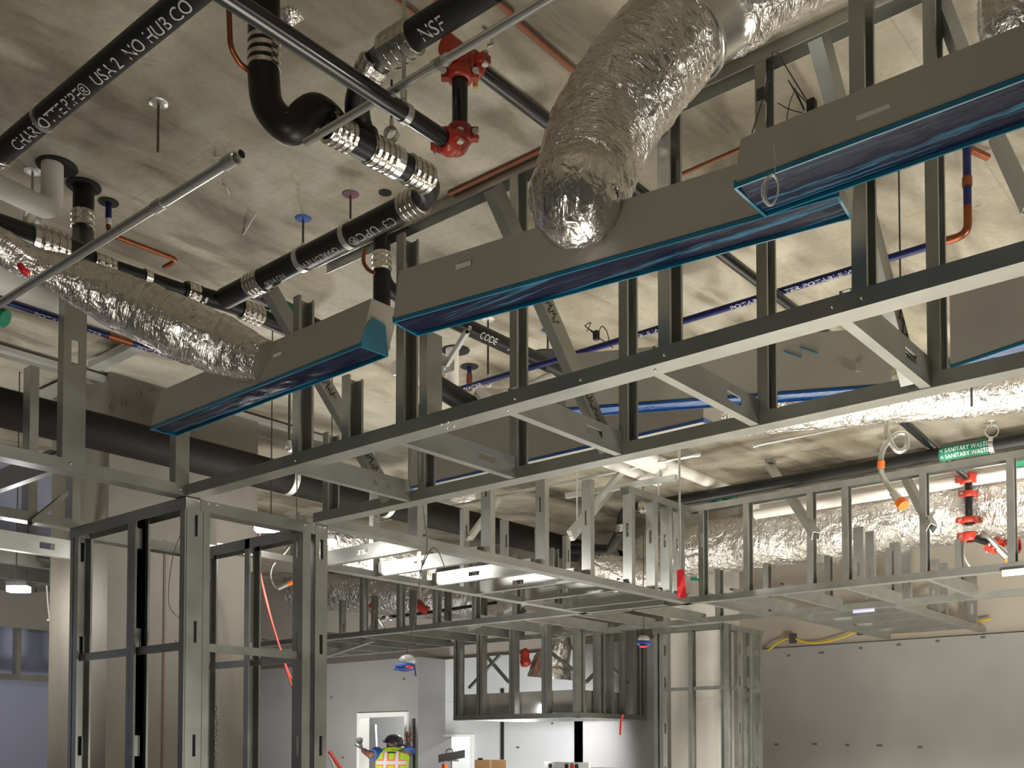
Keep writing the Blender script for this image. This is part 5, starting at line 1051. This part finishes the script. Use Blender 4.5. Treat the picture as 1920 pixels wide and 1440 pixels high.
def tunic(name, m, rings, n=28):            # elliptical rings (centre, rx, ry)
    mb = MB(); vs = []
    for c, rx, ry in rings: vs += [c + Rt * rx * math.cos(2 * math.pi * k / n) + Fw * ry * math.sin(2 * math.pi * k / n) for k in range(n)]
    mb.add(vs, [(i * n + k, i * n + (k + 1) % n, (i + 1) * n + (k + 1) % n, (i + 1) * n + k) for i in range(len(rings) - 1) for k in range(n)], True); mb.add(vs[:n], [list(range(n))[::-1]]); mb.add(vs[-n:], [list(range(n))])
    return mb.build(name, m, wk)
R_ = [(Zg(0, -.14, .93), .19, .15), (Zg(0, -.13, 1.08), .185, .145), (Zg(0, -.05, 1.30), .195, .145), (Zg(0, .02, 1.47), .21, .14), (Zg(0, .07, 1.58), .215, .125), (Zg(0, .11, 1.635), .16, .10), (Zg(0, .13, 1.665), .09, .08)]
vest = tunic('safety_vest', 'vest', R_)
def on_vest(u, z, off=.006):                # point on the back of the vest
    for i in range(len(R_) - 1):
        z0, z1 = R_[i][0].z, R_[i + 1][0].z
        if z0 <= z <= z1:
            f = (z - z0) / (z1 - z0); c = R_[i][0].lerp(R_[i + 1][0], f); rx = R_[i][1] * (1 - f) + R_[i + 1][1] * f; ry = R_[i][2] * (1 - f) + R_[i + 1][2] * f
            s = max(-.99, min(.99, u / rx)); return c + Rt * u - Fw * (ry * math.sqrt(1 - s * s) + off)
    return Zg(u, -.15, z)
def strip(name, m, pts, w, off, vert=True):
    vs = []
    for (u, z) in pts: vs += [on_vest(u - (w if vert else 0), z - (0 if vert else w), off), on_vest(u + (w if vert else 0), z + (0 if vert else w), off)]
    k = len(pts); mb = MB(); mb.add(vs, [(2 * i, 2 * i + 1, 2 * i + 3, 2 * i + 2) for i in range(k - 1)], True); return mb.build(name, m, vest)
for s in (-1, 1):
    pts = [(s * (.10 + .03 * math.sin(z * 3)), z) for z in (.95, 1.0, 1.1, 1.2, 1.3, 1.4, 1.5, 1.57, 1.61)]
    strip('orange_trim', 'vest_orange', pts, .034, .006); strip('reflective_band', 'vest_band', pts, .019, .009)
pts = [(u, 1.475) for u in (-.185, -.15, -.1, -.05, 0, .05, .1, .15, .185)]
strip('orange_trim', 'vest_orange', pts, .036, .007, False); strip('reflective_band', 'vest_band', pts, .021, .010, False)
strip('dark_print', 'lamp_body', [(u, 1.60) for u in (-.06, -.02, .02, .06)], .010, .007, False)
for (s, e, h) in ((shL, elL, haL), (shR, elR, haR)):
    e2 = s.lerp(e, .78); MB().tube([s - (e - s) * .18, s, s.lerp(e, .4), e2], [.05, .095, .085, .075], 18).build('shirt_sleeve', 'shirt', wk)
tunic('trousers_waist', 'trousers', [(Zg(0, -.13, .78), .19, .14), (Zg(0, -.13, .90), .185, .14), (Zg(0, -.13, .97), .18, .135)])
for k, (a, b, c) in enumerate(((13, 14, 15), (16, 17, 18))): MB().tube([V(vb[a]), V(vb[b]), V(vb[c])], [.115, .088, .075], 18).build('trouser_leg', 'trousers', wk); f_ = V(vb[c]); MB().ball(f_ + Fw * .06 - Z_ * .05, .055, .14, .05, ax=(Rt, Fw, Z_)).build('boot', 'boot', wk)
# head: face side is turned away, ears and neck show under the hat
hc = Zg(.0, .19, 1.685)
hd = MB(); hd.ball(hc, .078, .095, .115, n=20, m=14, ax=(Rt, Fw, Z_)); hd.ball(hc + Fw * .095 - Z_ * .01, .012, .02, .02, ax=(Rt, Fw, Z_)); hd.ball(hc + Rt * .08, .012, .02, .03, ax=(Rt, Fw, Z_)); hd.ball(hc - Rt * .08, .012, .02, .03, ax=(Rt, Fw, Z_))
hdo = hd.build('head', 'skin', wk)
for s in (-1, 1): MB().ball(hc + Rt * .03 * s + Fw * .085 + Z_ * .012, .012, .008, .008, ax=(Rt, Fw, Z_)).build('eye', 'white_print', hdo)
MB().ball(hc + Fw * .085 - Z_ * .05, .025, .008, .007, ax=(Rt, Fw, Z_)).build('mouth', 'skin_light', hdo)
hat = MB(); n = 24; vs = []; tp = [(0, .125), (.012, .122), (.05, .112), (.085, .085), (.105, .045), (.112, .005)]
up = (Z_ * .93 + Rt * .2 - Fw * .1).normalized(); sx = up.cross(Fw).normalized(); sy = sx.cross(up)
for z, r in tp: vs += [hc + Z_ * .035 + up * z + sx * r * math.cos(2 * math.pi * k / n) - sy * r * 1.15 * math.sin(2 * math.pi * k / n) for k in range(n)]
hat.add(vs, [(i * n + k, i * n + (k + 1) % n, (i + 1) * n + (k + 1) % n, (i + 1) * n + k) for i in range(len(tp) - 1) for k in range(n)], True)
hat.lathe(hc + Z_ * .035, up, [(-.008, .09), (-.008, .145), (.004, .145), (.008, .12)], n); hat.build('hard_hat', 'helmet', wk)
def hand(w, d, nrm, m, mirror=1):           # w = wrist, d = towards fingertips, nrm = back of the hand
    d = V(d).normalized(); s = d.cross(V(nrm)).normalized() * mirror; nrm = s.cross(d).normalized()
    vs = [w, w + d * .045, w + d * .085]; es = [(0, 1), (1, 2)]; rs = [.03, (.042, .022), (.044, .02)]
    for i, (o, L, sp) in enumerate(((-.027, .062, -.20), (-.009, .074, -.06), (.009, .070, .08), (.026, .055, .22))):
        b = w + d * .085 + s * o; dd = (d + s * sp).normalized(); k = len(vs); vs += [b, b + dd * L * .5, b + dd * L - nrm * .01]; es += [(2, k), (k, k + 1), (k + 1, k + 2)]; rs += [.0115, .0105, .009]
    k = len(vs); t0 = w + d * .03 - s * .02; vs += [t0, t0 - s * .03 + d * .02, t0 - s * .055 + d * .045]; es += [(1, k), (k, k + 1), (k + 1, k + 2)]; rs += [.013, .0105, .009]
    return skinned('hand', m, wk, vs, es, rs, sub=1)
hand(haL - (haL - elL).normalized() * .02, Z_ * 1.0 - Rt * .25, -Fw, 'glove'); hand(haR - (haR - elR).normalized() * .02, Z_ * 1.0 + Rt * .1, -Fw, 'skin', -1)
